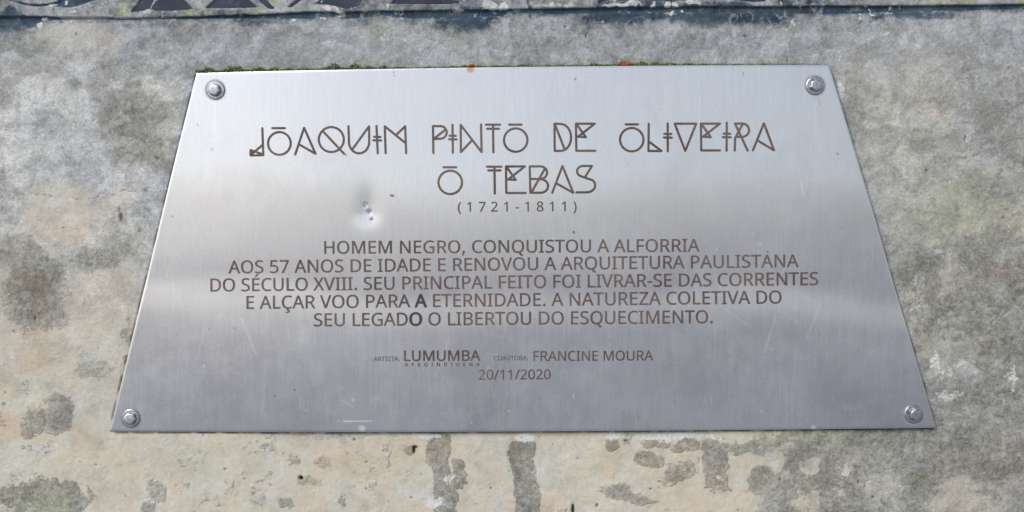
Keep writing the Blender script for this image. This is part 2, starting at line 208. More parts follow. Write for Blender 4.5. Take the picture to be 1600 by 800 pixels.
    hh = m.math('ADD', m.math('MULTIPLY', fine, 1.0), m.math('MULTIPLY', grit, 0.45))
    m.bump(m.math('ADD', m.math('MULTIPLY', hh, calm), m.math('MULTIPLY', mid, 1.2)), 0.8, 0.0016)
    return m.set(Base_Color=base, Roughness=0.88, Specular_IOR_Level=0.25)

def mat_steel():
    m = NT('brushed_steel')
    dirt, rust, white = m.attr('marks')
    nick, haze, drip = m.attr('marks_b')
    # brushing runs from top to bottom
    br = m.noise(700, 3, 0.6, 0, stretch=(1.0, 1.0, 0.035)); br2 = m.noise(170, 4, 0.6, 0, stretch=(1.0, 1.0, 0.12))
    cl = m.noise(10, 5, 0.6, 0.8); cl2 = m.noise(55, 5, 0.65, 0.5)
    col = m.mix(m.ramp(br, 0.3, 0.7), (0.65, 0.66, 0.70), (0.70, 0.712, 0.75))
    col = m.mix(m.ramp(br2, 0.35, 0.7, 0, 0.22), col, (0.63, 0.64, 0.66))
    col = m.mix(m.ramp(cl, 0.35, 0.65, 0, 0.5), col, (0.665, 0.65, 0.69))
    col = m.mix(m.ramp(cl2, 0.50, 0.72, 0, 0.25), col, (0.68, 0.70, 0.71))
    film = m.mix(m.ramp(cl2, 0.4, 0.65), (0.36, 0.36, 0.38), (0.42, 0.41, 0.41))
    sm = m.noise(26, 8, 0.72, 0.9, stretch=(1.2, 1, .7)); col = m.mix(m.ramp(sm, 0.53, 0.66, 0, 0.08), col, film)
    sp = m.ramp(m.noise(260, 2, 0.5), 0.255, 0.21)
    col = m.mix(m.math('MULTIPLY', sp, 0.35), col, (0.30, 0.28, 0.27))
    col = m.mix(m.math('MULTIPLY', haze, m.ramp(cl2, 0.3, 0.6, 0.4, 1)), col, (0.78, 0.78, 0.78))
    col = m.mix(dirt, col, (0.045, 0.035, 0.035))
    col = m.mix(m.math('MULTIPLY', rust, m.ramp(cl2, 0.2, 0.6, 0.7, 1)), col, (0.55, 0.20, 0.055))
    col = m.mix(drip, col, (0.35, 0.40, 0.36))
    col = m.mix(white, col, (0.9, 0.9, 0.9))
    metal = m.math('SUBTRACT', 1.0, m.math('MAXIMUM', m.math('MAXIMUM', dirt, rust), m.math('MAXIMUM', m.math('MULTIPLY', white, .8), m.math('MULTIPLY', drip, .8))))
    # a thin dull oxide / dust film over the metal
    metal = m.math('MULTIPLY', metal, m.ramp(cl, 0.3, 0.7, 0.88, 0.98))
    rough = m.math('ADD', m.ramp(br, 0.3, 0.7, 0.245, 0.27), m.math('ADD', m.ramp(cl2, 0.35, 0.7, -0.01, 0.03), m.ramp(m.noise(26, 8, 0.72, 0.9, stretch=(1.2, 1, .7)), 0.45, 0.62, 0, 0.025)))
    m.bump(m.math('ADD', br, m.math('MULTIPLY', br2, 0.1)), 0.012, 0.0003)
    tg = m.n('ShaderNodeTangent', direction_type='UV_MAP', uv_map='UVMap'); m.t.links.new(tg.outputs[0], m.b.inputs['Tangent'])
    return m.set(Base_Color=col, Metallic=metal, Roughness=rough, Anisotropic=0.35, Anisotropic_Rotation=ANIROT)
ANIROT = 0.0

def mat_simple(name, c0, c1, scale, rough=0.7, metal=0.0, bump=0.0, bscale=600, bd=0.0005, spec=0.5):
    m = NT(name)
    col = m.mix(m.ramp(m.noise(scale, 5, 0.65, 0.5), 0.35, 0.65), c0, c1)
    if bump: m.bump(m.noise(bscale, 4, 0.6), bump, bd)
    return m.set(Base_Color=col, Roughness=rough, Metallic=metal, Specular_IOR_Level=spec)

def mat_etch(name, c0, c1, *a):
    m = NT(name); g = m.n('ShaderNodeNewGeometry').outputs['Position']
    col = m.mix(m.ramp(m.noise(16, 5, .65, .6, vec=g), 0.38, 0.60), c0, c1)
    col = m.mix(m.ramp(m.noise(140, 4, .7, .3, vec=g), 0.50, 0.66, 0, .6), col, (0.19, 0.125, 0.105))
    col = m.mix(m.ramp(m.noise(420, 3, .7, .3, vec=g), 0.60, 0.72, 0, .5), col, (0.30, 0.29, 0.29))
    m.bump(m.noise(1500, 3, .7, vec=g), 0.3, 0.0002)
    return m.set(Base_Color=col, Roughness=0.6, Specular_IOR_Level=0.4)
M_conc = mat_concrete(); M_steel = mat_steel()
M_etch = mat_etch('etched_brown_fill', (0.080, 0.052, 0.043), (0.138, 0.100, 0.086), 45, 0.62, 0.0, 0.3, 900, 0.0002, 0.4)
M_etch_dark = mat_simple('etched_dark_fill', (0.035, 0.028, 0.030), (0.060, 0.048, 0.048), 60, 0.6)
M_etch_pale = mat_simple('etched_pale_fill', (0.065, 0.055, 0.055), (0.11, 0.10, 0.10), 45, 0.6)
M_zinc = mat_simple('galvanised_bolt', (0.36, 0.38, 0.43), (0.62, 0.64, 0.68), 500, 0.34, 1.0, 0.4, 900, 0.0004)
M_washer = mat_simple('dull_washer', (0.30, 0.315, 0.35), (0.48, 0.49, 0.53), 400, 0.40, 1.0, 0.3, 900, 0.0003)
M_shadowgrime = mat_simple('grime', (0.05, 0.05, 0.05), (0.12, 0.115, 0.11), 300, 0.9)
M_rust = mat_simple('flaky_rust', (0.13, 0.035, 0.014), (0.34, 0.12, 0.04), 300, 0.9, 0, 0.9, 700, 0.001)
M_ground = mat_simple('paving', (0.215, 0.222, 0.245), (0.28, 0.288, 0.31), 3, 0.9)

def mat_navy():
    m = NT('chipped_navy_paint')
    n = m.noise(130, 7, 0.72, 0.7)
    c = m.mix(m.ramp(m.noise(22, 4, .6), 0.35, 0.65), (0.020, 0.027, 0.050), (0.036, 0.048, 0.078))
    c = m.mix(m.ramp(m.noise(60, 5, .7), 0.55, 0.75, 0, 0.6), c, (0.11, 0.13, 0.16))
    chip = m.ramp(n, 0.65, 0.67)
    c = m.mix(chip, c, (0.52, 0.52, 0.52))
    m.bump(m.math('SUBTRACT', m.noise(300, 4, .6), chip), 0.5, 0.0006)
    return m.set(Base_Color=c, Roughness=0.6, Specular_IOR_Level=0.3)
M_navy = mat_navy()
def mat_moss():
    m = NT('moss_leaf')
    c = m.mix(m.ramp(m.noise(160, 4, .7), 0.32, 0.68), (0.085, 0.115, 0.028), (0.28, 0.35, 0.10))
    c = m.mix(m.ramp(m.noise(60, 3, .6), 0.5, 0.72, 0, .7), c, (0.10, 0.085, 0.04))
    return m.set(Base_Color=c, Roughness=0.85, Specular_IOR_Level=0.2)
M_moss = mat_moss()

# ------------------------------------------------------------------ the plate outline and the groove
TL, TR, BR, BL = (308, 114.5), (1293, 102.5), (1460, 667.5), (172, 674)
def top_edge(x):  return 114.5 + (102.5 - 114.5) * (x - 308) / 985 - 2.5 * np.sin(np.pi * np.clip((x - 308) / 985, 0, 1))
def bot_edge(x):  return 674 + (667.5 - 674) * (x - 172) / 1288 + 2.5 * np.sin(np.pi * np.clip((x - 172) / 1288, 0, 1))
def plate_uv(u, v):
    """u 0..1 left to right, v 0..1 top to bottom -> layout grid"""
    xt = TL[0] + (TR[0] - TL[0]) * u; xb = BL[0] + (BR[0] - BL[0]) * u
    yt = top_edge(xt); yb = bot_edge(xb)
    return xt + (xb - xt) * v, yt + (yb - yt) * v

G_X = [-400, 0, 60, 64, 80, 170, 185, 235, 300, 400, 478, 520, 530, 540, 600, 640, 700, 790, 812, 900, 1000, 1100, 1200, 1300, 1400, 1500, 1600, 2000]
G_T = [28, 26, 26, 26, 26.5, 27, 28.5, 28, 26, 23, 18.5, 18, 22, 19, 17, 16.5, 16, 15, 14, 13, 12, 10.5, 10.5, 9, 9, 8, 6.5, 4]
G_B = [39, 37, 35, 33, 30.5, 30, 29.5, 29, 28, 28, 28, 25, 24, 28, 23, 27.5, 28, 23, 20, 20.5, 18, 18, 20, 21, 17, 15, 13, 10]

# frieze relief: outlines of the recessed navy fields (they go on above the frame)
NAVY = [
    [(228, -34), (258, -34), (234, 14), (212, 18.5), (205, 19), (228, -10)],
    [(265, -24), (302, 14), (288, 16), (250, 17), (234, 15)],
    [(362, -24), (389, 0), (401, 9.5), (400, 12), (321, 13.5), (336, 0)],
    [(382, -22), (393, -22), (430, 13.5), (421, 14.5), (400, -3)],
    [(498, -28), (508, -28), (457, 11), (449, 11.5)],
    [(520, -20), (575, -20), (566, 0), (561, 9), (541, 14), (527, 10), (509, 7), (490, 7), (502, 0)],
    [(640, -22), (686, -22), (708, 0), (720, 4), (707, 6), (611, 6), (617, 0)],
    [(780, -24), (795, -24), (790, -6), (745, -5), (735, 0.5), (725, 0)],
    [(960, -22), (985, -22), (946, 2), (936, 7), (934, 4)],
    [(1000, -22), (1030, -22), (1000, 1.5), (966, 2), (958, -2)],
    [(1040, -22), (1078, -22), (1078, 0.5), (1018, 1.5), (1014, -2)],
    [(1148, -20), (1190, -20), (1196, 2), (1176, 3.5), (1155, 1)],
    [(1260, -24), (1300, -24), (1290, -6), (1270, -5)],
    [(1390, -26), (1430, -26), (1420, -5), (1400, -4)],
]
def poly_sdf(px, py, poly):
    d = np.full(px.shape, 1e9); s = np.ones(px.shape)
    n = len(poly)
    for i in range(n):
        ax, ay = poly[i]; bx, by = poly[(i - 1) % n]
        ex, ey = bx - ax, by - ay; wx, wy = px - ax, py - ay
        t = np.clip((wx * ex + wy * ey) / (ex * ex + ey * ey), 0, 1)
        dx, dy = wx - ex * t, wy - ey * t
        d = np.minimum(d, dx * dx + dy * dy)
        c1 = py >= ay; c2 = py < by; c3 = ex * wy > ey * wx
        flip = (c1 & c2 & c3) | (~c1 & ~c2 & ~c3)
        s = np.where(flip, -s, s)
    return s * np.sqrt(d)

# ------------------------------------------------------------------ ground in front of the wall (seen mirrored in the steel)
ground = mesh_obj('ground', [(-60, -120, -1.35), (60, -120, -1.35), (60, 0.25, -1.35), (-60, 0.25, -1.35)], [(0, 1, 2, 3)], M_ground)
tag(ground, kind='structure')

# ------------------------------------------------------------------ concrete wall, one height-field slab
xs = np.concatenate([np.arange(-420, -10, 20), np.arange(-10, 1610, 1.9), np.arange(1612, 2030, 20)])
ys = np.concatenate([np.arange(-60, -6, 4), np.arange(-6, 46, 1.3), np.arange(46, 812, 1.9), np.arange(814, 2640, 30)])
PX, PY = np.meshgrid(xs, ys)
wx = PX + 26 * fbm(PX, PY, 70, 11, 5, .65); wy = PY + 26 * fbm(PX, PY, 70, 21, 5, .65)      # ragged edges for the stains
wx2 = PX + 8 * fbm(PX, PY, 18, 31, 4, .6); wy2 = PY + 8 * fbm(PX, PY, 18, 41, 4, .6)

RN = .62 * fbm(PX, PY, 34, 131, 5, .7); RN2 = .5 * fbm(PX, PY, 13, 141, 4, .7)
def blob(cx, cy, rx, ry, soft=0.5, rag=True, ang=0):
    X, Y = (wx, wy) if rag else (wx2, wy2)
    a = math.radians(ang); dx = X - cx; dy = Y - cy
    u = (dx * math.cos(a) + dy * math.sin(a)) / rx; v = (-dx * math.sin(a) + dy * math.cos(a)) / ry
    return 1 - sstep(1 - soft, 1 + soft, np.sqrt(u * u + v * v) + (RN if min(rx, ry) > 12 else RN2 * (min(rx, ry) > 4)))
def mx(*a):
    r = a[0]
    for b in a[1:]: r = np.maximum(r, b)
    return r

gt = np.interp(PX, G_X, G_T); gb = np.interp(PX, G_X, G_B) + 1.0 + 1.3 * fbm(PX, PY, 22, 51, 3)
groove = sstep(gt - 0.8, gt + 0.8, PY) * (1 - sstep(gb - 1.2, gb + 1.2, PY))

height = 0.9 * fbm(PX, PY, 170, 61, 3) + 0.35 * fbm(PX, PY, 26, 71, 4) + 0.22 * fbm(wx2, wy2, 9, 81, 3)     # mm
height += 0.9 * (1 - sstep(-3, 3, PY - gt + 0))                       # the frieze stands a little proud
height -= 2.6 * groove
navy_sd = np.full(PX.shape, 1e9); rows = ys < 46
for poly in NAVY:
    sub = poly_sdf(PX[rows], PY[rows], poly); navy_sd[rows] = np.minimum(navy_sd[rows], sub)
navy = 1 - sstep(-0.8, 0.8, navy_sd)
height -= 2.0 * navy * (1 - groove)
# circle moulding at the left
rc = np.sqrt((PX - 60) ** 2 * 0.62 + (PY + 62) ** 2)
ring = (1 - sstep(0.8, 2.2, np.abs(rc - 70.5))) * (PY < 24) * (PX < 130) * (PX > -10)
fillet = 1 - sstep(-1, 1, poly_sdf(PX, PY, [(84, 10), (88, 5), (102, -8), (160, -12), (148, 0), (132, 6), (120, 10), (104, 12)]))
height -= 2.0 * np.maximum(ring, fillet)
# pits
PITS = [(470, 747, 3.2, 3.2, 5), (646.5, 703, 2.0, 5.5, 4.5), (649, 699, 3.5, 1.8, 3.5), (895.5, 797, 2.6, 9, 4), (189, 340, 3.0, 7, 2.0),
        (186, 328, 1.5, 4, 1.5), (978, 689, 3.5, 2, 2.0), (573, 404 + 360, 2, 1.5, 2), (573, 722, 2, 1.4, 2), (554, 687, 3, 1.6, 2), (119, 53, 1, 3, 1.5),
        (883, 42, 1.8, 1.5, 2), (867, 47, 1.2, 1.2, 2), (915, 56, 1, 3, 2), (1031, 753, 2, 1.5, 2), (1017, 764, 2, 1.5, 2), (903, 717, 1.6, 1, 1.5),
        (843, 682, 2, 1, 1.5), (767, 763, 1.6, 1.4, 2), (745, 788, 1.2, 1.2, 2), (525, 752, 1.2, 1, 2), (643, 778, 2.2, 1.3, 2), (933, 790, 2.4, 3, 2),
        (1082, 47, 1, 1, 1), (1508, 217, 1.5, 4, 2), (1448, 266, 1.5, 3, 2), (1364, 777, 2, 2, 2), (1341, 753, 1.6, 2, 2), (1219, 749, 1.5, 3.5, 2),
        (1315, 730, 1.8, 1.6, 1.5), (1337, 730, 1.8, 1.6, 1.5), (55, 497, 1.6, 3.6, 2), (352, 733, 2.2, 1.6, 1.5), (198, 661, 1.6, 1.6, 1.5), (222, 667, 1.4, 1, 1.5),
        (125, 722, 1.8, 1.4, 1.5), (150, 726, 1.8, 1.4, 1.5), (308, 725, 1.4, 1, 1.5), (313, 707, 1.4, 1, 1.5), (431, 690, 5.0, 4, 0.6), (1568, 340, 2.5, 2, 1.5)]
pit_edge_shade = np.zeros(PX.shape)
for cx, cy, rx, ry, dp in PITS:
    q = np.sqrt(((PX - cx) / rx) ** 2 + ((PY - cy) / ry) ** 2)
    k = 1 - sstep(0.55, 1.35, q); height -= dp * k
    if dp > 1: pit_edge_shade = np.maximum(pit_edge_shade, k * min(1, 0.35 + dp * 0.15))
for k in range(150):                                                  # tiny air holes all over
    cx, cy = rng.uniform(0, 1600), rng.uniform(45, 800); r = rng.uniform(0.7, 1.5)
    j0, j1 = np.searchsorted(ys, [cy - 4, cy + 4]); i0, i1 = np.searchsorted(xs, [cx - 4, cx + 4])
    q = np.sqrt((PX[j0:j1, i0:i1] - cx) ** 2 + (PY[j0:j1, i0:i1] - cy) ** 2) / r
    kk = 1 - sstep(0.5, 1.5, q); height[j0:j1, i0:i1] -= 1.2 * kk; pit_edge_shade[j0:j1, i0:i1] = np.maximum(pit_edge_shade[j0:j1, i0:i1], 0.6 * kk)
def crack(pts, w, depth):
    global pit_edge_shade, height
    for a, b in zip(pts, pts[1:]):
        ex, ey = b[0] - a[0], b[1] - a[1]
        t = np.clip(((wx2 - a[0]) * ex + (wy2 - a[1]) * ey) / (ex * ex + ey * ey), 0, 1)
        d = np.hypot(wx2 - a[0] - ex * t, wy2 - a[1] - ey * t); k = (1 - sstep(w * .5, w * 1.6, d)) * sstep(-.5, .25, fbm(PX, PY, 12, 99, 2))
        height -= depth * k; pit_edge_shade = np.maximum(pit_edge_shade, .45 * k)
crack([(1470, 252), (1500, 246), (1530, 243), (1534, 228), (1560, 221), (1600, 218)], 0.8, 1.0)
crack([(0, 305), (60, 300), (120, 312), (180, 300), (240, 296)], 0.6, .6)
crack([(1100, 690), (1092, 715), (1090, 740)], 0.6, .6)
# mortar band squeezed out along the plate's two slanted edges: smoother, slightly raised
xl = np.interp(PY, [114, 674], [308, 172]); xr = np.interp(PY, [102, 667], [1293, 1460])
inrow = sstep(105, 116, PY) * (1 - sstep(655, 672, PY))
wl = 16 + 8 * fbm(PX, PY, 50, 5, 2); wr = 10 + 8 * fbm(PX, PY, 40, 6, 2)
mort = inrow * np.maximum(sstep(-wl - 3, -wl + 3, PX - xl) * (PX < xl + 12), (1 - sstep(wr - 3, wr + 3, PX - xr)) * (PX > xr - 12))
bed = sstep(0, 6, PX - xl) * sstep(0, 6, xr - PX) * sstep(0, 5, PY - top_edge(PX)) * sstep(0, 5, bot_edge(PX) - PY)
height = height * (1 - 0.6 * mort) + 0.3 * mort
height = height * (1 - bed) - 1.5 * bed

# stains, and shade painted round the plate ---------------------------------------------------------------
n1 = fbm(PX, PY, 120, 101, 5); n2 = fbm(PX, PY, 55, 111, 5, .62); n3 = fbm(PX, PY, 20, 121, 4, .65)
sm = lambda lo, hi, v: sstep(lo, hi, v)
low = sm(470, 640, PY + 60 * n1)                                      # foot of the wall is lime-washed
leftlow = sm(300, 560, PY + 70 * n2) * (1 - sm(230, 420, PX))
warm = mx(low * (1 - sm(1150, 1330, PX + 70 * n2)), 0.85 * leftlow,
          0.75 * blob(100, 335, 75, 45, .6), 0.5 * blob(120, 60, 60, 25, .7), 0.85 * blob(1300, 735, 75, 45, .5), 0.8 * blob(1235, 770, 60, 35, .5),
          0.2 * blob(1420, 180, 110, 120, .6), .25 * blob(1500, 330, 90, 60, .6), .45 * blob(1470, 500, 80, 70, .7), .5 * blob(1500, 775, 60, 30, .6), .45 * blob(1370, 760, 50, 30, .6))
streak = lambda cx, y0, y1, w, bend=0: (1 - sstep(w * .75, w * 1.2, np.abs(wx2 - cx - bend * np.sin(PY / 30)) + 9 * RN + 6 * RN2)) * sstep(y0 - 5, y0 + 4, wy2) * (1 - sstep(y1 - 8, y1 + 8, wy2))
damp = mx(streak(690, 676, 812, 17, 5), streak(716, 716, 762, 10), streak(820, 690, 830, 20, 4), 0.9 * streak(1118, 688, 762, 22), .8 * blob(1128, 770, 14, 10),
          .8 * blob(962, 765, 26, 16, .4, False), .8 * blob(985, 778, 45, 8, .5, False, 12), .8 * blob(1014, 718, 24, 14, .4, False, 20), .8 * blob(1062, 738, 28, 20, .4, False, -20),
          .75 * blob(1030, 694, 24, 8, .4, False), .7 * blob(1072, 696, 26, 10, .4, False), .75 * blob(955, 692, 12, 8, .4, False), .7 * blob(1190, 750, 22, 22, .5, False),
          0.95 * blob(78, 778, 66, 30, .22, False), .8 * blob(72, 660, 42, 30, .45), .75 * blob(100, 632, 26, 16, .5), .7 * blob(50, 470, 50, 46, .4), .85 * blob(60, 425, 44, 34, .4),
          .75 * blob(165, 398, 60, 22, .5), .75 * blob(245, 768, 16, 22, .5, False), .7 * blob(232, 790, 14, 12, .5, False), .65 * blob(20, 385, 50, 26, .6), .6 * blob(160, 122, 30, 30, .6),
          .8 * blob(205, 180, 66, 40, .55), .8 * blob(235, 240, 44, 34, .5), .6 * blob(165, 150, 22, 50, .5), .55 * blob(55, 75, 46, 16, .6), .5 * blob(30, 100, 60, 14, .7),
          .5 * blob(150, 570, 30, 26, .6), .5 * blob(195, 560, 12, 60, .5), .55 * blob(460, 720, 14, 9, .5, False), .5 * blob(480, 752, 22, 10, .5, False), .45 * blob(505, 722, 16, 12, .6, False),
          .5 * blob(536, 778, 7, 16, .5, False), .55 * blob(447, 785, 14, 10, .5, False), .5 * blob(640, 706, 9, 9, .5, False), .4 * blob(500, 681, 16, 8, .6, False),
          .85 * sm(-.16, .2, n2) * sm(1290, 1420, PX + .35 * (PY - 300)) * sm(330, 400, PY + 30 * n1),
          .75 * sm(330, 420, PY + 50 * n2) * sm(1370, 1420, PX) * (1 - sm(480, 560, PY + 60 * n1)) * sm(-.5, .1, n1),
          .62 * sm(690, 600, PY) * 0, .8 * blob(1500, 690, 130, 36, .6), .7 * blob(1270, 695, 150, 18, .6), .7 * blob(1380, 720, 60, 24, .6), .7 * blob(1580, 600, 40, 120, .7), .55 * blob(1440, 220, 24, 14, .6), .6 * blob(1375, 380, 30, 24, .6),
          .55 * blob(1560, 180, 50, 90, .7), .5 * blob(1330, 190, 34, 30, .6), .5 * blob(1490, 150, 40, 20, .6), .45 * sm(.15, .5, n3) * sm(-.1, .3, n1))
pale = mx(blob(110, 230, 190, 170, .5), .9 * blob(60, 150, 130, 80, .6), .8 * blob(230, 480, 110, 130, .6), .3 * blob(1400, 230, 130, 120, .6), .2 * blob(560, 70, 200, 26, .7))
lav = mx(.9 * (1 - sm(70, 150, PY + 35 * n2)), .6 * blob(110, 250, 70, 90, .7), .5 * blob(200, 320, 50, 60, .7), .7 * mort, .5 * blob(1540, 160, 70, 90, .7), .5 * blob(860, 760, 60, 30, .8),
         .4 * blob(180, 640, 40, 60, .8), .55 * blob(1600, 620, 120, 120, .7) * .6)
top_wash = (1 - sm(0, 34 + 22 * (n2 + .5), PY - gb))
fr = (1 - sm(-3, 1, PY - gt)) * sm(-.5, .4, n3 + .5 * n2)
blue = mx(groove * (1 - .93 * mx(blob(70, 32, 7, 5, .3, False), .8 * sm(88, 100, PX) * (1 - sm(230, 300, PX)), blob(531, 21, 6, 5, .3, False), blob(807, 18, 5, 5, .3, False), blob(590, 20, 4, 5, .3, False), .8 * blob(1336, 15, 8, 6, .3, False), blob(1049, 14, 4, 6, .3, False), .6 * blob(1177, 15, 4, 5, .3, False))),
          navy, .9 * ring, fillet, .36 * fr, .5 * (1 - sm(0, 12, PY - gb)) * (PY > gt),
          top_wash * .78 * mx(blob(1120, 24, 150, 26, .7), blob(960, 30, 60, 34, .6), blob(740, 34, 60, 34, .7), .9 * blob(20, 40, 55, 20, .7), .7 * blob(370, 36, 60, 14, .7), .8 * blob(1430, 26, 90, 12, .7), .6 * blob(230, 36, 70, 18, .7), .6 * blob(1260, 22, 80, 12, .7)),
          .42 * (1 - sm(30, 105, PY + 30 * n2)) * sm(-.3, .3, n1), .62 * blob(1265, 3, 45, 12, .5), .6 * blob(1048, 6, 16, 10, .5, False), .6 * blob(826, 14, 3.4, 16, .35, False), .5 * blob(1120, 2, 50, 8, .6), .55 * blob(262, 22, 22, 7, .6, False), .45 * blob(352, 20, 60, 5, .6, False), .5 * blob(548, 10, 28, 10, .6, False))
rust = .6 * mx(.75 * blob(52, 550, 32, 26, .7), .6 * blob(14, 676, 16, 16, .6), .5 * blob(105, 355, 26, 26, .7), .35 * blob(540, 720, 60, 30, .8), .3 * blob(620, 695, 90, 30, .8), .25 * blob(1010, 720, 90, 30, .8), .3 * blob(1090, 760, 90, 30, .8), .5 * blob(736, 103, 5, 4, .6, False),
          .5 * blob(850, 676, 70, 4, .6, False), .35 * blob(1590, 345, 30, 20, .7), .3 * blob(1465, 175, 18, 14, .6))
lime = (1 - .35 * groove) * mx(blob(70, 29, 7, 3, .4, False), blob(62, 38, 5, 5, .5, False), .8 * blob(120, 30.5, 30, 1.4, .5, False), .9 * blob(100, 5, 3, 2.5, .4, False), .9 * blob(83, 10, 5, 2.5, .5, False), .9 * blob(144, 6, 2.5, 4, .5, False), .8 * blob(116, 17, 7, 2.5, .5, False), .8 * blob(232, 16, 8, 5, .5, False), .7 * blob(238, 6, 5, 10, .6, False),
          blob(765, 9, 14, 5, .4, False), .7 * blob(785, 9, 12, 4, .5, False), blob(718, 19, 7, 2, .4, False), blob(743, 19, 3, 3, .5, False), blob(533, 19, 5, 5, .4, False), .8 * blob(526, 14, 3, 6, .5, False), .8 * blob(510, 12, 7, 4, .6, False), .9 * blob(508, 27, 5, 2, .5, False), .9 * blob(460, 31, 9, 1.2, .5, False), .7 * blob(606, 10, 3, 6, .5, False),
          .95 * blob(962, 8, 22, 4, .4, False), .9 * blob(990, 7, 14, 3.5, .5, False), blob(1018, 8, 6, 3.5, .4, False), blob(1042, 7.5, 6, 4, .4, False), blob(1056, 7, 7, 3.5, .4, False), blob(1084, 6.5, 13, 3, .3, False), .8 * blob(1049, 15, 3, 5, .5, False), .9 * blob(1013, 19, 4, 1.6, .5, False), .6 * blob(1050, 20, 14, 2, .5, False), blob(1066, 18, 2, 3, .5, False),
          .7 * blob(795, 23, 10, 2, .5, False), .6 * blob(870, 9, 26, 4, .7, False), blob(1251, 14, 3, 3, .5, False), .9 * blob(1221, 10, 2, 3, .5, False), blob(1354, 9, 6, 1.2, .5, False), blob(1360, 17, 3, 5, .45, False), blob(1364, 22.5, 5, 1, .5, False), .8 * blob(1386, 23, 7, 1, .5, False), blob(1392, 14, 1.6, 4, .5, False), blob(1407, 12.5, 3, 1.3, .5, False), .6 * blob(1335, 19, 8, 4, .5, False),
          .8 * blob(1332, 51, 8, 1.6, .5, False), .7 * blob(1385, 50, 3, 4, .5, False), .5 * blob(935, 33, 8, 3, .6, False), .6 * blob(375, 27, 3, 6, .5, False), .6 * blob(215, 40, 1.6, 3, .5, False),
          .95 * blob(681, 787, 15, 8, .4, False), .75 * blob(700, 748, 9, 7, .5, False), .8 * blob(820, 683, 14, 7, .4, False), .8 * blob(665, 682, 24, 5, .5, False), .6 * blob(505, 677, 20, 3, .6, False), .62 * blob(1050, 683, 95, 7, .5, False), .6 * blob(960, 681, 16, 7, .5, False), .6 * blob(600, 679, 60, 3, .6, False), .7 * blob(1124, 746, 5, 4, .5, False),
          .7 * blob(1590, 605, 30, 30, .6) * sm(-.1, .4, n3), .6 * blob(1450, 590, 60, 60, .7) * sm(0, .4, n3), .45 * blob(1430, 470, 20, 40, .6) * sm(-.2, .4, n3), .5 * sm(.3, .6, n3) * sm(-.2, .3, n1), .6 * blob(1312, 150, 8, 26, .5, False), .6 * blob(212, 726, 1.6, 1.6, .5, False), .45 * blob(240, 785, 26, 14, .7, False))
lichen = mx(.9 * blob(193, 15, 10, 12, .6, False), .9 * blob(297, 20, 12, 5, .5, False), .9 * blob(320, 17, 8, 7, .5, False), .8 * blob(404, 12, 9, 12, .5, False), .8 * blob(434, 3, 11, 9, .5, False), .7 * blob(1462, 3, 34, 5, .5, False), .8 * blob(1510, 3, 16, 4, .5, False), .7 * blob(1597, 2, 8, 5, .5, False), .6 * blob(1420, 22, 12, 3, .6, False),
            .5 * blob(1050, 682, 120, 6, .6, False), .4 * blob(1240, 680, 120, 8, .7, False), .5 * blob(1395, 500, 12, 60, .7), .3 * sm(.1, .5, n1) * sm(.0, .4, n2), .4 * blob(880, 10, 40, 8, .7, False), .35 * blob(78, 778, 50, 22, .6), .3 * blob(60, 60, 40, 14, .7), .35 * blob(1480, 330, 90, 40, .7), .3 * blob(475, 752, 18, 8, .6, False))
brown = mx(.55 * blob(55, 445, 24, 26, .7), .45 * blob(52, 490, 18, 10, .7), .5 * blob(189, 338, 5, 12, .6, False), .35 * blob(805, 715, 10, 30, .6, False), .25 * blob(1530, 740, 60, 30, .8), .25 * blob(1590, 730, 40, 60, .8), .4 * blob(1334, 14, 9, 6, .5, False), .3 * blob(1380, 440, 14, 60, .7), .3 * blob(1560, 430, 60, 20, .7), .25 * blob(640, 700, 12, 6, .6, False))
shade_l = 1 - sstep(1.5, 4.2, np.abs(PX - xl + 1) + 40 * (1 - inrow)); shade_r = 1 - sstep(1.2, 3.8, np.abs(PX - xr - 1) + 40 * (1 - inrow))
edge_shade = mx(.8 * shade_l * sm(-.6, .2, n3), .7 * shade_r * sm(-.6, .2, n3),  # the plate's contact shadow, painted as a dark line along its edges
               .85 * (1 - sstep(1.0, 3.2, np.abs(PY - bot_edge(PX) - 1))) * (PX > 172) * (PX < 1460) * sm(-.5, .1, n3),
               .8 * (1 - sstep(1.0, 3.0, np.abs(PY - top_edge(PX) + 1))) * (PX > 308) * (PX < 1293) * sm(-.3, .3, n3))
pit_edge_shade = np.maximum(pit_edge_shade, edge_shade)

me = grid_mesh('concrete_wall', (PX - 800) * S, -height * 0.001 * 0.9, (400 - PY) * S)
set_attr(me, 'stain_a', damp, warm, blue); set_attr(me, 'stain_shade_b', rust, lime, pit_edge_shade); set_attr(me, 'stain_c', lichen, brown, lav); set_attr(me, 'stain_shade_d', pale, mort, edge_shade)
me.materials.append(M_conc)
face = bpy.data.objects.new('wall_face', me)
wall = bpy.data.objects.new('concrete_wall', None); wall.location = (0, 0.15, -1.35); link(wall)
tag(wall, 'weathered grey and cream concrete wall with a navy painted frieze along its top', 'wall')
link(face, wall); face.matrix_parent_inverse = Matrix.Translation(wall.location).inverted()
def wall_child(o):
    link(o, wall); o.matrix_parent_inverse = Matrix.Translation(wall.location).inverted(); return o
# the body of the wall behind its face
x0, x1, z0, z1 = (xs[0] - 800) * S, (xs[-1] - 800) * S, (400 - ys[-1]) * S, (400 - ys[0]) * S
z0 = -1.35
V = [(x0, .012, z0), (x1, .012, z0), (x1, .30, z0), (x0, .30, z0), (x0, .012, z1), (x1, .012, z1), (x1, .30, z1), (x0, .30, z1)]
mb = bpy.data.meshes.new('wall_core'); mb.from_pydata(V, [], [(0, 1, 5, 4), (1, 2, 6, 5), (2, 3, 7, 6), (3, 0, 4, 7), (4, 5, 6, 7), (3, 2, 1, 0)])
mb.materials.append(mat_simple('plain_concrete', (.3, .3, .28), (.4, .39, .37), 12, .9)); wall_child(bpy.data.objects.new('wall_core', mb))

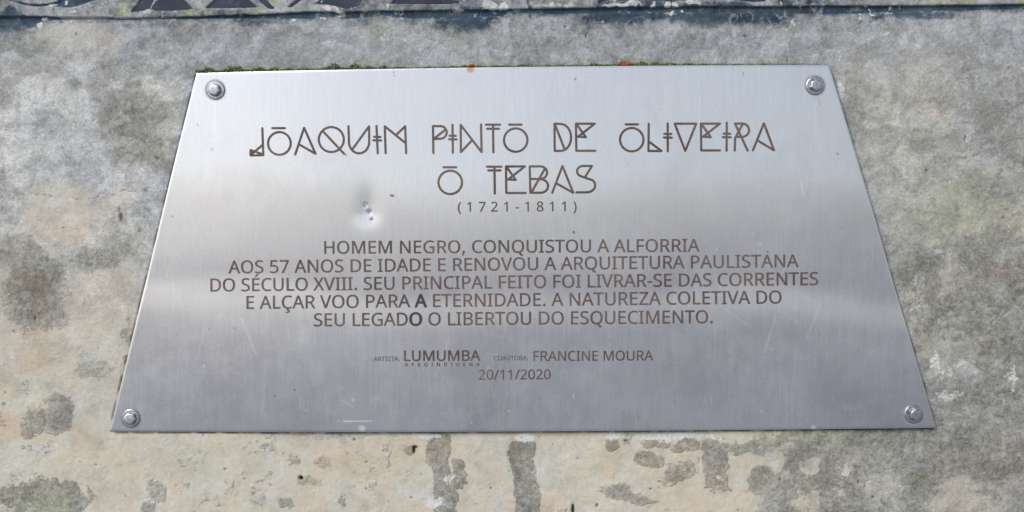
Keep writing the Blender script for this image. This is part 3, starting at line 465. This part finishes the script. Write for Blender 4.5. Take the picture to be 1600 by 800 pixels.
# navy fields of the frieze: thin painted panels lying in their recesses
def prism(name, poly, y0, y1, mat):
    """poly in layout grid; y0 front, y1 back"""
    n = len(poly)
    v = [P(x, y, y0) for x, y in poly] + [P(x, y, y1) for x, y in poly]
    tri = geometry.tessellate_polygon([[Vector((x, y, 0)) for x, y in poly]])
    f = [tuple(t) for t in tri] + [(i, i + n, (i + 1) % n + n, (i + 1) % n) for i in range(n)]
    m_ = bpy.data.meshes.new(name); m_.from_pydata(v, [], f); m_.materials.append(mat)
    bm = bmesh.new(); bm.from_mesh(m_); bmesh.ops.recalc_face_normals(bm, faces=bm.faces); bm.to_mesh(m_); bm.free()
    return bpy.data.objects.new(name, m_)
for poly in NAVY:
    cx = sum(p[0] for p in poly) / len(poly); cy = sum(p[1] for p in poly) / len(poly)
    ins = [(cx + (x - cx) * .97, cy + (y - cy) * .95) for x, y in poly]
    wall_child(prism('painted_panel', ins, 0.0002, 0.003, M_navy))

# ------------------------------------------------------------------ the steel plaque
plaque = bpy.data.objects.new('steel_plaque', None); plaque.location = P(816, 390, -0.0015); link(plaque)
tag(plaque, 'brushed stainless steel memorial plaque, trapezoid, with etched brown lettering, bolted to the wall', 'plaque')
PINV = Matrix.Translation(plaque.location).inverted()
def on_plaque(o, parent=None):
    C.objects.link(o)
    if parent is None: o.parent = plaque; o.matrix_parent_inverse = PINV
    else: o.parent = parent
    return o
FRONT = -0.0060                                                        # front face of the plate
NU, NV = 660, 300
uu, vv = np.meshgrid(np.linspace(0, 1, NU), np.linspace(0, 1, NV))
QX, QY = plate_uv(uu, vv)
BOW_Y = np.arange(0, 900.0)
_s = .0085 * (1 - sstep(246, 300, BOW_Y)) - .0125 * sstep(262, 330, BOW_Y) * (1 - sstep(430, 462, BOW_Y)) + .0085 * sstep(440, 466, BOW_Y) * (1 - sstep(482, 506, BOW_Y)) - .0015 * sstep(490, 520, BOW_Y)
BOW_H = np.cumsum(_s); BOW_H -= BOW_H[278]
BOW_L = np.cumsum(-.005 * sstep(280, 310, BOW_Y) * (1 - sstep(400, 440, BOW_Y)))
def relief(x, y):
    """millimetres towards the viewer"""
    h = 0.9 * fbm(x, y, 420, 301, 2) + .10 * fbm(x, y, 120, 311, 2)
    # the sheet is faintly bowed between its bolts
    left = 1 - sstep(250, 520, x)
    h = h + .16 * np.exp(-((y - 503 - .05 * (x - 1300)) / 26) ** 2) * sstep(1060, 1300, x) + .03 * np.exp(-((y - 274 - .02 * (x - 500)) / 24) ** 2)
    h = h - .021 * 50 * np.logaddexp(0, (440 - x) / 50) + .021 * 30 * np.logaddexp(0, (300 - x) / 30)
    yy = y - .02 * (x - 500) + 14 * np.sin(x / 150.) + 8 * np.sin(x / 61. + 1)
    h = h + np.interp(yy, BOW_Y, BOW_H) * (1 - .45 * left) + np.interp(yy - .25 * (x - 250), BOW_Y, BOW_H) * .45 * left - .75 * left * np.interp(yy, BOW_Y, BOW_L)
    for cx, cy, r, d in ( (572, 321, 3.2, .5), (578, 332, 4, .5), (582, 343, 3, .4)):
        q = ((x - cx) ** 2 + (y - cy) ** 2) / (r * r); h = h - d * np.exp(-q * 1.6)
    dy = y - 333.; ry = np.where(dy < 0, 50., 20.)                     # the dent: long slope above, steep one below
    h = h - 1.1 * np.exp(-1.5 * (((x - 575) / 22.) ** 2 + (dy / ry) ** 2))
    return h
H = relief(QX, QY)
H -= .35 * (1 - sstep(0, 2.2, np.minimum(np.minimum(uu, 1 - uu) * 1150, np.minimum(vv, 1 - vv) * 565)))   # softened edge
me = grid_mesh('plate', (QX - 800) * S, FRONT - H * .001, (400 - QY) * S)
uvl = me.uv_layers.new(name='UVMap')
li = np.empty(len(me.loops), np.int32); me.loops.foreach_get('vertex_index', li)
uvs = np.stack([((QX - 800) / 1300).ravel()[li], ((400 - QY) / 1300).ravel()[li]], -1).astype(np.float32); uvl.data.foreach_set('uv', uvs.ravel())
def spots(lst):
    a = np.zeros(QX.shape)
    jx = QX + 1.0 * fbm(QX, QY, 5, 7, 2); jy = QY + 1.0 * fbm(QX, QY, 5, 8, 2)
    for cx, cy, rx, ry, st in lst:
        q = np.sqrt(((jx - cx) / rx) ** 2 + ((jy - cy) / ry) ** 2); a = np.maximum(a, st * (1 - sstep(.5, 1.4, q)))
    return a
DIRT = [(614, 306.5, 3.6, 1.6, .95), (896, 363, 2.6, 2.0, .95), (898, 125, 1.5, 1.8, .9), (1306, 241, 1.6, 1.5, .9), (1197, 394, 1.6, 2.0, .95), (462, 608, 1.6, 2.4, .9), (431, 618.5, 1.6, 1.8, .9),
        (766, 611, 1.3, 3, .7), (949, 587, 1.3, 1.5, .9), (1332, 640, 1.6, 1.6, .9), (1318, 467, 2, 2, .45), (571, 323, 3.4, 1.6, .75), (578, 332, 3, 2.3, .6), (582, 343, 3, 1.7, .8), (1263, 563, 1.1, 7, .6), (1263, 582, .9, 7, .4),
        (1398, 664, 1.6, 3, .8), (616, 114, 1.2, 1.5, .6), (616.5, 119, 1.2, 1.5, .5), (310, 195, 1.0, 2.6, .5), (542, 243, 1.5, 1.2, .8), (271, 338, 1.3, 1.3, .6), (328, 513, 1.6, 1.2, .7), (291, 654, 2, 1.2, .6), (368, 512, 2, 1.4, .6), (1160, 117, 1.0, 4, .6), (920, 122, 1.2, 1.2, .4), (1311, 357, 1.3, 1.3, .6), (333, 234, 2.6, 2.6, .25), (264, 602, 1.4, 1.4, .5)]
RUST = [(736, 109, 6.0, 5.5, .85), (737, 106, 3.5, 4, 1), (700, 109, 2, 1.2, .4), (976, 104, 12, 1.8, .5)]
WHITE = [(540, 656.5, 14, .9, .6), (565, 657, 20, .8, .5), (567, 668, 6, 4.5, .45), (553, 624, 2, 2, .4), (320, 571.5, 1.6, 1, .6), (1269, 667, 4, 3, .4), (1188, 641, 1.6, 1.2, .5), (795, 641, 1.5, 1.5, .5), (590, 620, 1.4, 1, .4), (896, 618, 1.2, 4, .35), (572, 319, 2, 1, .6)]
HAZE = [(1326, 634, 20, 5, .65), (214, 571, 6, 6, .4), (217, 595, 6, 9, .35), (328, 521, 6, 5, .3), (475, 523, 8, 16, .3), (260, 560, 90, 1.2, .3), (1142, 550, 7, 18, .3), (1168, 580, 3, 9, .4), (470, 500, 4, 18, .3), (240, 590, 3, 60, .25), (930, 540, 6, 22, .25), (1232, 468, 60, 14, .25), (345, 538, 3, 5, .3)]
DRIP = [(1276, 157, 3, 3, .5), (1278, 163, 1.6, 6, .6), (1275, 171, 1.2, 3, .6), (1274, 155, 6, 2.4, .3)]
for k in range(26): WHITE.append((rng.uniform(250, 1380), rng.uniform(130, 660), rng.uniform(.6, 1.3), rng.uniform(.6, 2.4), .4))
for k in range(14): HAZE.append((rng.uniform(250, 1380), rng.uniform(430, 660), rng.uniform(2, 6), rng.uniform(5, 22), rng.uniform(.1, .25)))
def scratches(n, seed):
    r = np.random.default_rng(seed); a = np.zeros(QX.shape)
    for k in range(n):
        x0_, y0_ = r.uniform(260, 1350), r.uniform(140, 650); L_ = r.uniform(12, 70); t_ = r.normal(math.pi / 2, .5) if k % 3 else r.uniform(0, 3.1)
        ex, ey = L_ * math.cos(t_), L_ * math.sin(t_)
        q = np.clip(((QX - x0_) * ex + (QY - y0_) * ey) / (ex * ex + ey * ey), 0, 1)
        d = np.hypot(QX - x0_ - ex * q, QY - y0_ - ey * q); a = np.maximum(a, r.uniform(.12, .32) * (1 - sstep(.4, 1.5, d)))
    return a
for k in range(9): HAZE.append((rng.uniform(230, 1400), rng.uniform(520, 620), rng.uniform(1.5, 4), rng.uniform(40, 90), rng.uniform(.12, .28)))
for cx_, cy_ in ((337, 190), (205, 668), (1425, 662), (1271, 190)): HAZE.append((cx_, cy_, 3, 34, .35))
dA = spots(DIRT); rim = np.minimum(np.minimum(uu, 1 - uu) * 1150, np.minimum(vv, 1 - vv) * 565)
for cx, cy in ((337.5, 141), (1271, 134.5), (205, 653), (1425, 645.5)):               # grime ring under each washer
    q = np.hypot(QX - cx, QY - cy); dA = np.maximum(dA, .55 * (1 - sstep(14, 18.5, q)))
set_attr(me, 'marks', dA, spots(RUST), np.maximum(spots(WHITE), scratches(26, 12))); set_attr(me, 'marks_b', dA * 0, spots(HAZE), spots(DRIP))
me.materials.append(M_steel); plate = on_plaque(bpy.data.objects.new('plate', me))
# the plate's edge band, 3 mm deep
ring_i = [(0, i) for i in range(NU)] + [(j, NU - 1) for j in range(1, NV)] + [(NV - 1, i) for i in range(NU - 2, -1, -1)] + [(j, 0) for j in range(NV - 2, 0, -1)]
fv = [((QX[a] - 800) * S, FRONT - H[a] * .001, (400 - QY[a]) * S) for a in ring_i]; n = len(fv)
band = fv + [(x, -0.0007, z) for x, y, z in fv]
mb = bpy.data.meshes.new('plate_edge'); mb.from_pydata(band, [], [(i, (i + 1) % n, (i + 1) % n + n, i + n) for i in range(n)])
mb.materials.append(M_zinc); on_plaque(bpy.data.objects.new('plate_edge', mb))

def surfs(xs_, ys_): return FRONT - relief(np.array([xs_], float), np.array([ys_], float))[0] * .001
def surf(px, py):
    return FRONT - float(relief(np.array([[px]], float), np.array([[py]], float))[0, 0]) * .001

# ---- bolts: bolt > washer, hex_head
def lathe(prof, seg, rot=0.0):
    v, f = [], []
    for r, y in prof:
        for k in range(seg):
            a = rot + 2 * math.pi * k / seg; v.append((r * math.cos(a), y, r * math.sin(a)))
    for i in range(len(prof) - 1):
        for k in range(seg):
            f.append((i * seg + k, i * seg + (k + 1) % seg, (i + 1) * seg + (k + 1) % seg, (i + 1) * seg + k))
    f.append(tuple(range((len(prof) - 1) * seg, len(prof) * seg)))
    return v, f
u_ = S
wprof = [(14.2, 0), (14.4, -.9), (13.9, -1.7), (13.0, -2.1), (9.5, -2.2), (8.6, -2.0)]
wv, wf = lathe([(r * u_, y * .0007) for r, y in wprof], 48)
washer_me = bpy.data.meshes.new('washer'); washer_me.from_pydata(wv, [], wf); washer_me.materials.append(M_washer)
# hexagonal head with a rounded chamfer: superposition of a circle and a hexagon
def head_mesh():
    seg = 48; v, f = [], []
    def rad(a, k):                                    # k=1 hexagon, k=0 circle
        h = math.cos(math.pi / 6) / math.cos((a % (math.pi / 3)) - math.pi / 6)
        return (1 - k) * .90 + k * h
    prof = [(10.4, 0, 1), (10.4, -5.0, 1), (10.0, -5.8, .8), (9.2, -6.3, .45), (8.0, -6.6, .1), (5.5, -6.75, 0), (2.5, -6.85, 0)]
    for r, y, k in prof:
        for i in range(seg):
            a = 2 * math.pi * i / seg; q = r * rad(a, k) * u_
            v.append((q * math.cos(a), y * .00065, q * math.sin(a)))
    for j in range(len(prof) - 1):
        for i in range(seg): f.append((j * seg + i, j * seg + (i + 1) % seg, (j + 1) * seg + (i + 1) % seg, (j + 1) * seg + i))
    f.append(tuple(range((len(prof) - 1) * seg, len(prof) * seg)))
    # a raised triple mark on the head's top, worn
    m_ = bpy.data.meshes.new('hex_head')
    for k in range(3):
        a = math.pi / 6 + k * 2 * math.pi / 3; c, s_ = math.cos(a), math.sin(a); b = len(v)
        for (p, q_) in ((2.4, -.55), (6.0, -.55), (6.0, .55), (2.4, .55)):
            v.append(((p * c - q_ * s_) * u_, -6.2 * .00065, (p * s_ + q_ * c) * u_))
        for (p, q_) in ((2.7, -.35), (5.7, -.35), (5.7, .35), (2.7, .35)):
            v.append(((p * c - q_ * s_) * u_, -7.1 * .00065, (p * s_ + q_ * c) * u_))
        f += [(b + 4, b + 5, b + 6, b + 7)] + [(b + i, b + (i + 1) % 4, b + 4 + (i + 1) % 4, b + 4 + i) for i in range(4)]
    m_.from_pydata(v, [], f); m_.materials.append(M_zinc)
    bm = bmesh.new(); bm.from_mesh(m_); bmesh.ops.recalc_face_normals(bm, faces=bm.faces); bm.to_mesh(m_); bm.free(); return m_
head_me = head_mesh()
for (cx, cy, rot, tilt, ox, oz, big) in ((338.5, 142, 14, (4, -5), -.0003, .0002, 1), (1271, 135.5, 40, (2, 3), .0001, .0001, 1), (205.5, 653, 8, (-2, 2), 0, 0, 1), (1424, 645.5, 25, (2, 5), .0006, 0, 1)):
    y = surf(cx, cy)
    bolt = bpy.data.objects.new('bolt', None); C.objects.link(bolt); bolt.parent = plaque
    bolt.matrix_parent_inverse = PINV; bolt.location = P(cx, cy, y)
    w_ = link(bpy.data.objects.new('washer', washer_me), bolt); w_.rotation_euler = (0, math.radians(rot * 3), 0)
    h_ = link(bpy.data.objects.new('hex_head', head_me), bolt); h_.scale = (.93, 1, .93); h_.location = (ox, -.0012, oz)
    h_.rotation_euler = (math.radians(tilt[0]), math.radians(rot), math.radians(tilt[1]))

# ---- lettering ------------------------------------------------------
def glyph_mesh(ch, bold=0.0, mat=None, sz=1.0):
    """flat inlay, units: 1 = em; front at y = -thickness"""
    cu = bpy.data.curves.new('glyph', 'CURVE'); cu.dimensions = '2D'; cu.fill_mode = 'BOTH'
    cu.offset = bold; cu.extrude = 0.0
    for poly in GLYPHS[ch][1]:
        sp = cu.splines.new('POLY'); sp.points.add(len(poly) - 1); sp.use_cyclic_u = True
        for p, q in zip(sp.points, poly): p.co = (q[0] / 1000 / .573, q[1] / 1000 / .573, 0, 1)     # 1 = cap height
    o = bpy.data.objects.new('g', cu); C.objects.link(o)
    m_ = bpy.data.meshes.new_from_object(o, depsgraph=bpy.context.evaluated_depsgraph_get()); bpy.data.objects.remove(o); bpy.data.curves.remove(cu)
    return m_
_gc = {}
def letter_mesh(ch, bold, mat):
    key = (ch, bold, mat.name)
    if key not in _gc:
        src = glyph_mesh(ch)
        bm = bmesh.new(); bm.from_mesh(src)
        bmesh.ops.remove_doubles(bm, verts=bm.verts, dist=1e-5)
        for v in bm.verts: v.co = Vector((v.co.x, 0, v.co.y))
        ex = bmesh.ops.extrude_face_region(bm, geom=list(bm.faces))
        for v in [g for g in ex['geom'] if isinstance(g, bmesh.types.BMVert)]: v.co.y -= .02
        bmesh.ops.recalc_face_normals(bm, faces=bm.faces)
        if bold:                                    # thicken: the stroke shifted a hair to each side
            one = bpy.data.meshes.new('t'); bm.to_mesh(one); bm.clear()
            for k, (dx, dz) in enumerate(((-bold, 0), (bold, 0), (0, -bold * .8), (0, bold * .8))):
                c_ = bmesh.new(); c_.from_mesh(one)
                for v in c_.verts: v.co += Vector((dx, -.0012 * k if v.co.y < -.01 else 0, dz))
                t_ = bpy.data.meshes.new('t'); c_.to_mesh(t_); c_.free(); bm.from_mesh(t_); bpy.data.meshes.remove(t_)
            bpy.data.meshes.remove(one)
        m_ = bpy.data.meshes.new('letter'); bm.to_mesh(m_); bm.free(); m_.materials.append(mat); bpy.data.meshes.remove(src)
        _gc[key] = m_
    return _gc[key]
SPACE = 208.5 / 573
def adv(ch): return SPACE if ch == ' ' else GLYPHS[ch][0] / 573
def ext(ch):
    xs_ = [p[0] for q in GLYPHS[ch][1] for p in q]; return min(xs_) / 573, max(xs_) / 573
NAMES = {',': 'comma', '.': 'full_stop', ':': 'colon', '-': 'hyphen', '(': 'bracket', ')': 'bracket', '/': 'slash'}
def text_line(s, x0, y0, x1, y1, cap, bold=0.017, mat=None, track=0.0, name='inscription_line', special=None, join=False):
    """baseline from (x0,y0) to (x1,y1); glyph widths and gaps fitted to the measured length"""
    mat = mat or M_etch
    line = bpy.data.objects.new(name, None); C.objects.link(line); line.parent = plaque; line.matrix_parent_inverse = PINV
    line.location = P(x0, y0, FRONT)
    pos, x = [], 0.0
    for i, ch in enumerate(s):
        pos.append(x); x += adv(ch)
    n = len(s); L = math.hypot(x1 - x0, y1 - y0)
    s0 = ext(s[0])[0]; s1 = ext(s[-1])[1]
    natural = (pos[-1] + s1 - s0) * cap
    if track: gap = (L - natural) / (n - 1); kx = 1.0
    else: kx = 1 + (L / natural - 1) * .75; gap = (L - natural * kx) / (n - 1)
    ang = math.atan2(y1 - y0, x1 - x0)
    bmj = bmesh.new() if join else None
    for i, ch in enumerate(s):
        if ch == ' ': continue
        d = ((pos[i] - s0) * cap * kx + gap * i)
        px, py = x0 + d * math.cos(ang), y0 + d * math.sin(ang)
        mt = special.get(i, mat) if special else mat
        b = bold + (.03 if special and i in special and mt is M_etch_dark else 0)
        me_ = letter_mesh(ch, b, mt)
        mtx = Matrix.Translation(P(px, py, (surf(px + cap * .3, py) - 0.00010))) @ Matrix.Rotation(math.atan2(surf(px + cap * .3, py - cap) - surf(px + cap * .3, py), cap * S) * -1, 4, 'X') @ Matrix.Rotation(ang, 4, 'Y') @ Matrix.Diagonal((cap * S * kx, .0085 if cap > 10 else .006, cap * S, 1))
        if join:
            t = bmesh.new(); t.from_mesh(me_); t.transform(Matrix.Translation(line.location).inverted() @ mtx)
            tm = bpy.data.meshes.new('t'); t.to_mesh(tm); t.free(); bmj.from_mesh(tm); bpy.data.meshes.remove(tm); continue
        o = bpy.data.objects.new(NAMES.get(ch, 'digit' if ch.isdigit() else 'letter'), me_)
        C.objects.link(o); o.parent = line
        o.matrix_basis = Matrix.Translation(line.location).inverted() @ mtx
    if join:
        m_ = bpy.data.meshes.new('small_lettering'); bmj.to_mesh(m_); bmj.free(); m_.materials.append(mat)
        o = bpy.data.objects.new('small_lettering', m_); C.objects.link(o); o.parent = line; o['kind'] = 'stuff'
    return line

text_line('HOMEM NEGRO, CONQUISTOU A ALFORRIA', 508.4, 396.6, 1091.3, 393.2, 19.6)
text_line('AOS 57 ANOS DE IDADE E RENOVOU A ARQUITETURA PAULISTANA', 358.5, 427.2, 1245.3, 417.3, 19.8)
text_line('DO SÉCULO XVIII. SEU PRINCIPAL FEITO FOI LIVRAR-SE DAS CORRENTES', 330.3, 455.4, 1276.0, 445.1, 20)
l4 = 'E ALÇAR VOO PARA A ETERNIDADE. A NATUREZA COLETIVA DO'
text_line(l4, 387, 482.4, 1218.8, 473.8, 20, special={17: M_etch_dark})
l5 = 'SEU LEGADO O LIBERTOU DO ESQUECIMENTO.'
text_line(l5, 492.2, 509.4, 1111.9, 504.4, 20, special={9: M_etch_dark})
text_line('(1721-1811)', 716.2, 331.3, 900.2, 330.3, 15, track=1)
text_line('ARTISTA:', 585, 563.4, 625, 563.2, 6.8, mat=M_etch_pale, track=1)
text_line('LUMUMBA', 632.5, 563.3, 750.6, 562.8, 16.2, bold=.025)
text_line('AFROINDIGENA', 633.5, 571.6, 749.5, 571.2, 5.4, bold=.05, track=1)
text_line('COAUTORA:', 771.8, 562.2, 824.5, 562, 6.8, mat=M_etch_pale, track=1)
text_line('FRANCINE MOURA', 833.6, 563.3, 1019.4, 562.3, 15.2, bold=.012)
text_line('20/11/2020', 748.4, 592.4, 860, 591.6, 15.2, bold=.012)

# the title: every letter drawn in even strokes
def arc(cx, cy, rx, ry, a0, a1, n=14):
    return [(cx + rx * math.cos(math.radians(a0 + (a1 - a0) * i / n)), cy + ry * math.sin(math.radians(a0 + (a1 - a0) * i / n))) for i in range(n + 1)]
def ring_pts(cx, cy, r, n=40): return arc(cx, cy, r, r, 0, 360, n)
WST = 1.78                                                             # half stroke, layout units
def stroke_letter(strokes, line, mat=M_etch, w=WST, filled=()):
    bm = bmesh.new(); lvl = 0
    allp = [p for st in strokes for p in st]
    cx = sum(p[0] for p in allp) / len(allp); cy = max(p[1] for p in allp); org = P(cx, cy, surf(cx, cy - 18))
    def slab(pts, dz):
        ys_ = surfs([p[0] for p in pts], [p[1] for p in pts])
        v0 = [bm.verts.new(P(x, y, yv) - org + Vector((0, -.00020 - dz, 0))) for (x, y), yv in zip(pts, ys_)]
        v1 = [bm.verts.new(v.co + Vector((0, .0003 + dz, 0))) for v in v0]
        bm.faces.new(v0)
        k = len(pts)
        for i in range(k): bm.faces.new((v0[i], v1[i], v1[(i + 1) % k], v0[(i + 1) % k]))
    for st in strokes:
        closed = math.hypot(st[0][0] - st[-1][0], st[0][1] - st[-1][1]) < .01 and len(st) > 12
        fine = []
        for a, b in zip(st, st[1:]):                 # short pieces, so that the stroke follows the bowed sheet
            k_ = max(1, int(math.hypot(b[0] - a[0], b[1] - a[1]) / 6) + 1)
            fine += [((a[0] + (b[0] - a[0]) * q / k_, a[1] + (b[1] - a[1]) * q / k_), (a[0] + (b[0] - a[0]) * (q + 1) / k_, a[1] + (b[1] - a[1]) * (q + 1) / k_)) for q in range(k_)]
        for a, b in fine:
            dx, dy = b[0] - a[0], b[1] - a[1]; L = math.hypot(dx, dy) or 1
            t = math.atan2(dy, dx); pts = []
            for k in range(-3, 4, 2): pts.append((b[0] + w * math.cos(t + k * math.pi / 6), b[1] + w * math.sin(t + k * math.pi / 6)))
            for k in range(3, 10, 2): pts.append((a[0] + w * math.cos(t + k * math.pi / 6), a[1] + w * math.sin(t + k * math.pi / 6)))
            slab(pts, lvl * 6e-6); lvl = (lvl + 1) % 17
    for pts in filled: slab(pts, 1.2e-4)
    bmesh.ops.recalc_face_normals(bm, faces=bm.faces)
    m_ = bpy.data.meshes.new('title_letter'); bm.to_mesh(m_); bm.free(); m_.materials.append(mat)
    o = bpy.data.objects.new('title_letter', m_); C.objects.link(o); o.parent = line; o.location = org - line.location
def zA(p): return (380 + p[0] / 5.714, 170 + p[1] / 5.714)
def zB(p): return (640 + p[0] / 5.333, 170 + p[1] / 5.333)
def zC(p): return (920 + p[0] / 5.333, 170 + p[1] / 5.333)
def I_(x, x2, y0, y1, b): return [[(x, y0), (x2, y1)], [(b[0], b[1]), (b[2], b[1] + 1)], [(b[3], b[4]), (b[5], b[4] + 1)]]
def E_(x, y0, y1, w, x2): return [[(x, y0), (x + 3, y1), (x2, y1)], [(x, y0), (x + w, y0), (x + 18, y0 + 108), (x + 82, y0 + 112), (x + 8, y0 + 8)]]
def TE_(x, y, h): return None
TITLE1 = [
 (zA, [[(180, 178), (190, 418), (76, 420), (76, 372), (188, 412)], [(182, 328), (82, 412)]]),
 (zA, [[(268, 178), (382, 178)], ring_pts(333, 314, 101)]),
 (zA, [[(474, 414), (553, 175), (655, 406), (510, 324)]]),
 (zA, [ring_pts(795, 280, 111), [(722, 208), (910, 408)]]),
 (zA, [[(947, 160), (952, 300)] + arc(1042, 300, 90, 103, 180, 0, 14)[1:] + [(1130, 162), (986, 362)]]),
 (zA, I_(1196, 1208, 158, 403, (1174, 256, 1232, 1168, 287, 1238))),
 (zA, [[(1278, 402), (1270, 162), (1455, 312)], [(1372, 238), (1451, 162), (1460, 402)]]),
 (zB, [[(202, 374), (198, 150), (262, 150)] + arc(262, 202, 50, 52, -80, 80, 10) + [(262, 254), (208, 257)], [(298, 182), (212, 250)]]),
 (zB, I_(360, 363, 138, 372, (335, 230, 388, 330, 259, 394))),
 (zB, [[(597, 136), (601, 366), (428, 140), (430, 366), (518, 272)]]),
 (zB, [[(636, 138), (756, 138)], [(646, 172), (747, 172)], [(696, 146), (699, 368)]]),
 (zB, [[(829, 138), (933, 138)], ring_pts(884, 266, 97)]),
 (zB, [[(1205, 130), (1207, 356), (1255, 356)] + arc(1255, 244, 88, 112, 85, -85, 14) + [(1255, 132), (1205, 130)], [(1210, 138), (1290, 346)]]),
 (zB, E_(1383, 130, 355, 156, 1543)),
 (zC, [[(300, 136), (406, 136)], ring_pts(352, 263, 97)]),
 (zC, [[(493, 130), (490, 357), (598, 357), (502, 284)]]),
 (zC, I_(650, 650, 127, 360, (622, 215, 680, 618, 245, 684))),
 (zC, [[(795, 356), (708, 130), (886, 130), (795, 356)]]),
 (zC, E_(925, 130, 352, 158, 1083)),
 (zC, I_(1140, 1137, 122, 355, (1112, 213, 1168, 1106, 242, 1172))),
 (zC, [[(1205, 354), (1208, 250), (1272, 132)], [(1312, 354), (1208, 129), (1268, 129)] + arc(1268, 184, 56, 55, -80, 80, 10) + [(1268, 240), (1218, 240)]]),
 (zC, [[(1355, 352), (1447, 127), (1530, 351), (1397, 272)]]),
]
TITLE2 = [
 (zB, [[(285, 492), (392, 492)], ring_pts(342, 617, 97)]),
 (zB, [[(646, 487), (767, 487)], [(656, 518), (760, 518)], [(708, 495), (711, 710)]]),
 (zB, E_(803, 485, 705, 157, 967)),
 (zB, [[(1000, 485), (1005, 703), (1090, 703)] + arc(1092, 647, 60, 56, 85, -75, 10) + [(1080, 590), (1012, 588)], [(1000, 485), (1085, 484)] + arc(1088, 536, 56, 52, -80, 80, 10), [(1128, 500), (1014, 700)]]),
 (zB, [[(1186, 704), (1271, 481), (1360, 703), (1222, 626)]]),
 (zB, [[(1462, 566), (1516, 481), (1440, 481)] + arc(1440, 525, 48, 44, -100, -240, 10) + [(1480, 586)] + arc(1470, 642, 72, 58, -50, 82, 10) + [(1385, 700)]]),
]
for (tt, anchor) in ((TITLE1, (800, 240)), (TITLE2, (808, 303))):
    line = bpy.data.objects.new('title_line', None); C.objects.link(line); line.parent = plaque; line.matrix_parent_inverse = PINV
    line.location = P(*anchor, FRONT)
    for f, st in tt:
        pts = [[f(p) for p in s_] for s_ in st]
        fl = []
        if tt is TITLE1 and st is TITLE1[0][1]: fl = [[zA(p) for p in ((74, 374), (120, 386), (76, 408))]]
        stroke_letter(pts, line, filled=fl)

# ------------------------------------------------------------------ moss along the plate's top edge
def moss_density(x):
    return np.interp(x, [306, 312, 335, 345, 355, 400, 420, 455, 470, 500, 520, 565, 580, 600, 640, 700, 720, 760, 800, 820, 850, 900, 925, 960, 1000, 1050, 1090, 1150, 1290],
                        [.7, 1.0, .75, .45, 1, .8, .8, .5, .35, .55, 1, 1, .5, .7, .3, .2, .5, .3, .35, .5, .3, .25, .5, .7, .9, .6, .25, .18, .05])
def tuft_cloud(n, where, seed):
    r = random.Random(seed); v, f = [], []
    for k in range(n):
        q = where(r)
        if q is None: continue
        px, py, y, size = q
        c = P(px, py, y); a = r.uniform(0, 6.283); el = r.uniform(-.4, 1.0)
        d = Vector((math.cos(a) * .7, -abs(math.sin(el)) - .15, abs(math.sin(a)) * .9 + .1)).normalized() * size * S
        s_ = d.cross(Vector((r.uniform(-1, 1), r.uniform(-1, 1), r.uniform(-1, 1)))).normalized() * size * S * .28
        b = len(v); v += [c - s_, c + s_, c + d + s_ * .2, c + d * .55 + s_ * 1.3]; f += [(b, b + 1, b + 3), (b, b + 3, b + 2)]
    return v, f
def w_top(r):
    x = r.uniform(307, 1293); dn = float(moss_density(x)) * (.55 + .9 * (0.5 + 0.5 * math.sin(x * .21 + 2 * math.sin(x * .043))))
    if r.random() > dn: return None
    up = abs(r.gauss(0, 1)) * (.8 + 2.1 * dn * dn)
    return x, float(top_edge(np.array(x))) - .3 - up, -.0006 - r.random() * .0026 * max(.1, 1 - up / 8), r.uniform(1.2, 2.8)
v, f = tuft_cloud(17000, w_top, 3)
o = mesh_obj('moss', v, f, M_moss); tag(o, 'thin strip of green moss growing along the plaque\'s top edge', 'moss', kind='stuff')
def w_bot(r):
    x = r.choice([r.uniform(176, 1460), r.uniform(640, 1300)]); 
    if r.random() > .25 + .75 * max(0, math.sin(x * .09 + math.sin(x * .031) * 3)): return None
    return x, float(bot_edge(np.array(x))) + abs(r.gauss(0, 1)) * 1.6, -.0004 - r.random() * .0008, r.uniform(.8, 1.7)
v, f = tuft_cloud(2600, w_bot, 5)
o = mesh_obj('moss', v, f, M_moss); tag(o, 'sparse dark moss crumbs along the plaque\'s bottom edge', 'moss', kind='stuff')

# rust lumps on top of the plate's edge
def lump(cx, cy, rx, ry, depth, seed, label):
    bm = bmesh.new(); bmesh.ops.create_icosphere(bm, subdivisions=3, radius=1); r = random.Random(seed); ph = r.uniform(0, 9)
    for q in bm.verts:
        n_ = 1 + .16 * math.sin(q.co.x * 5 + ph) * math.cos(q.co.z * 6 + ph) + .10 * math.sin(q.co.x * 13 + q.co.z * 9) + r.uniform(-.05, .05)
        q.co = Vector((q.co.x * rx * S * n_, q.co.y * depth * n_, q.co.z * ry * S * n_ * (1 if q.co.z > 0 else .5)))
    m_ = bpy.data.meshes.new('rust_lump'); bm.to_mesh(m_); bm.free(); m_.materials.append(M_rust)
    m_.polygons.foreach_set('use_smooth', [True] * len(m_.polygons))
    o = bpy.data.objects.new('rust_lump', m_); o.location = P(cx, cy, -.001); C.objects.link(o); tag(o, label, 'rust lump'); return o
lump(976, 102, 15, 5.2, .003, 2, 'long red-brown rust lump lying on the plaque\'s top edge')
lump(737, 103.5, 4.6, 3.6, .0032, 4, 'small orange rust lump above the drip stain on the plaque\'s top edge')
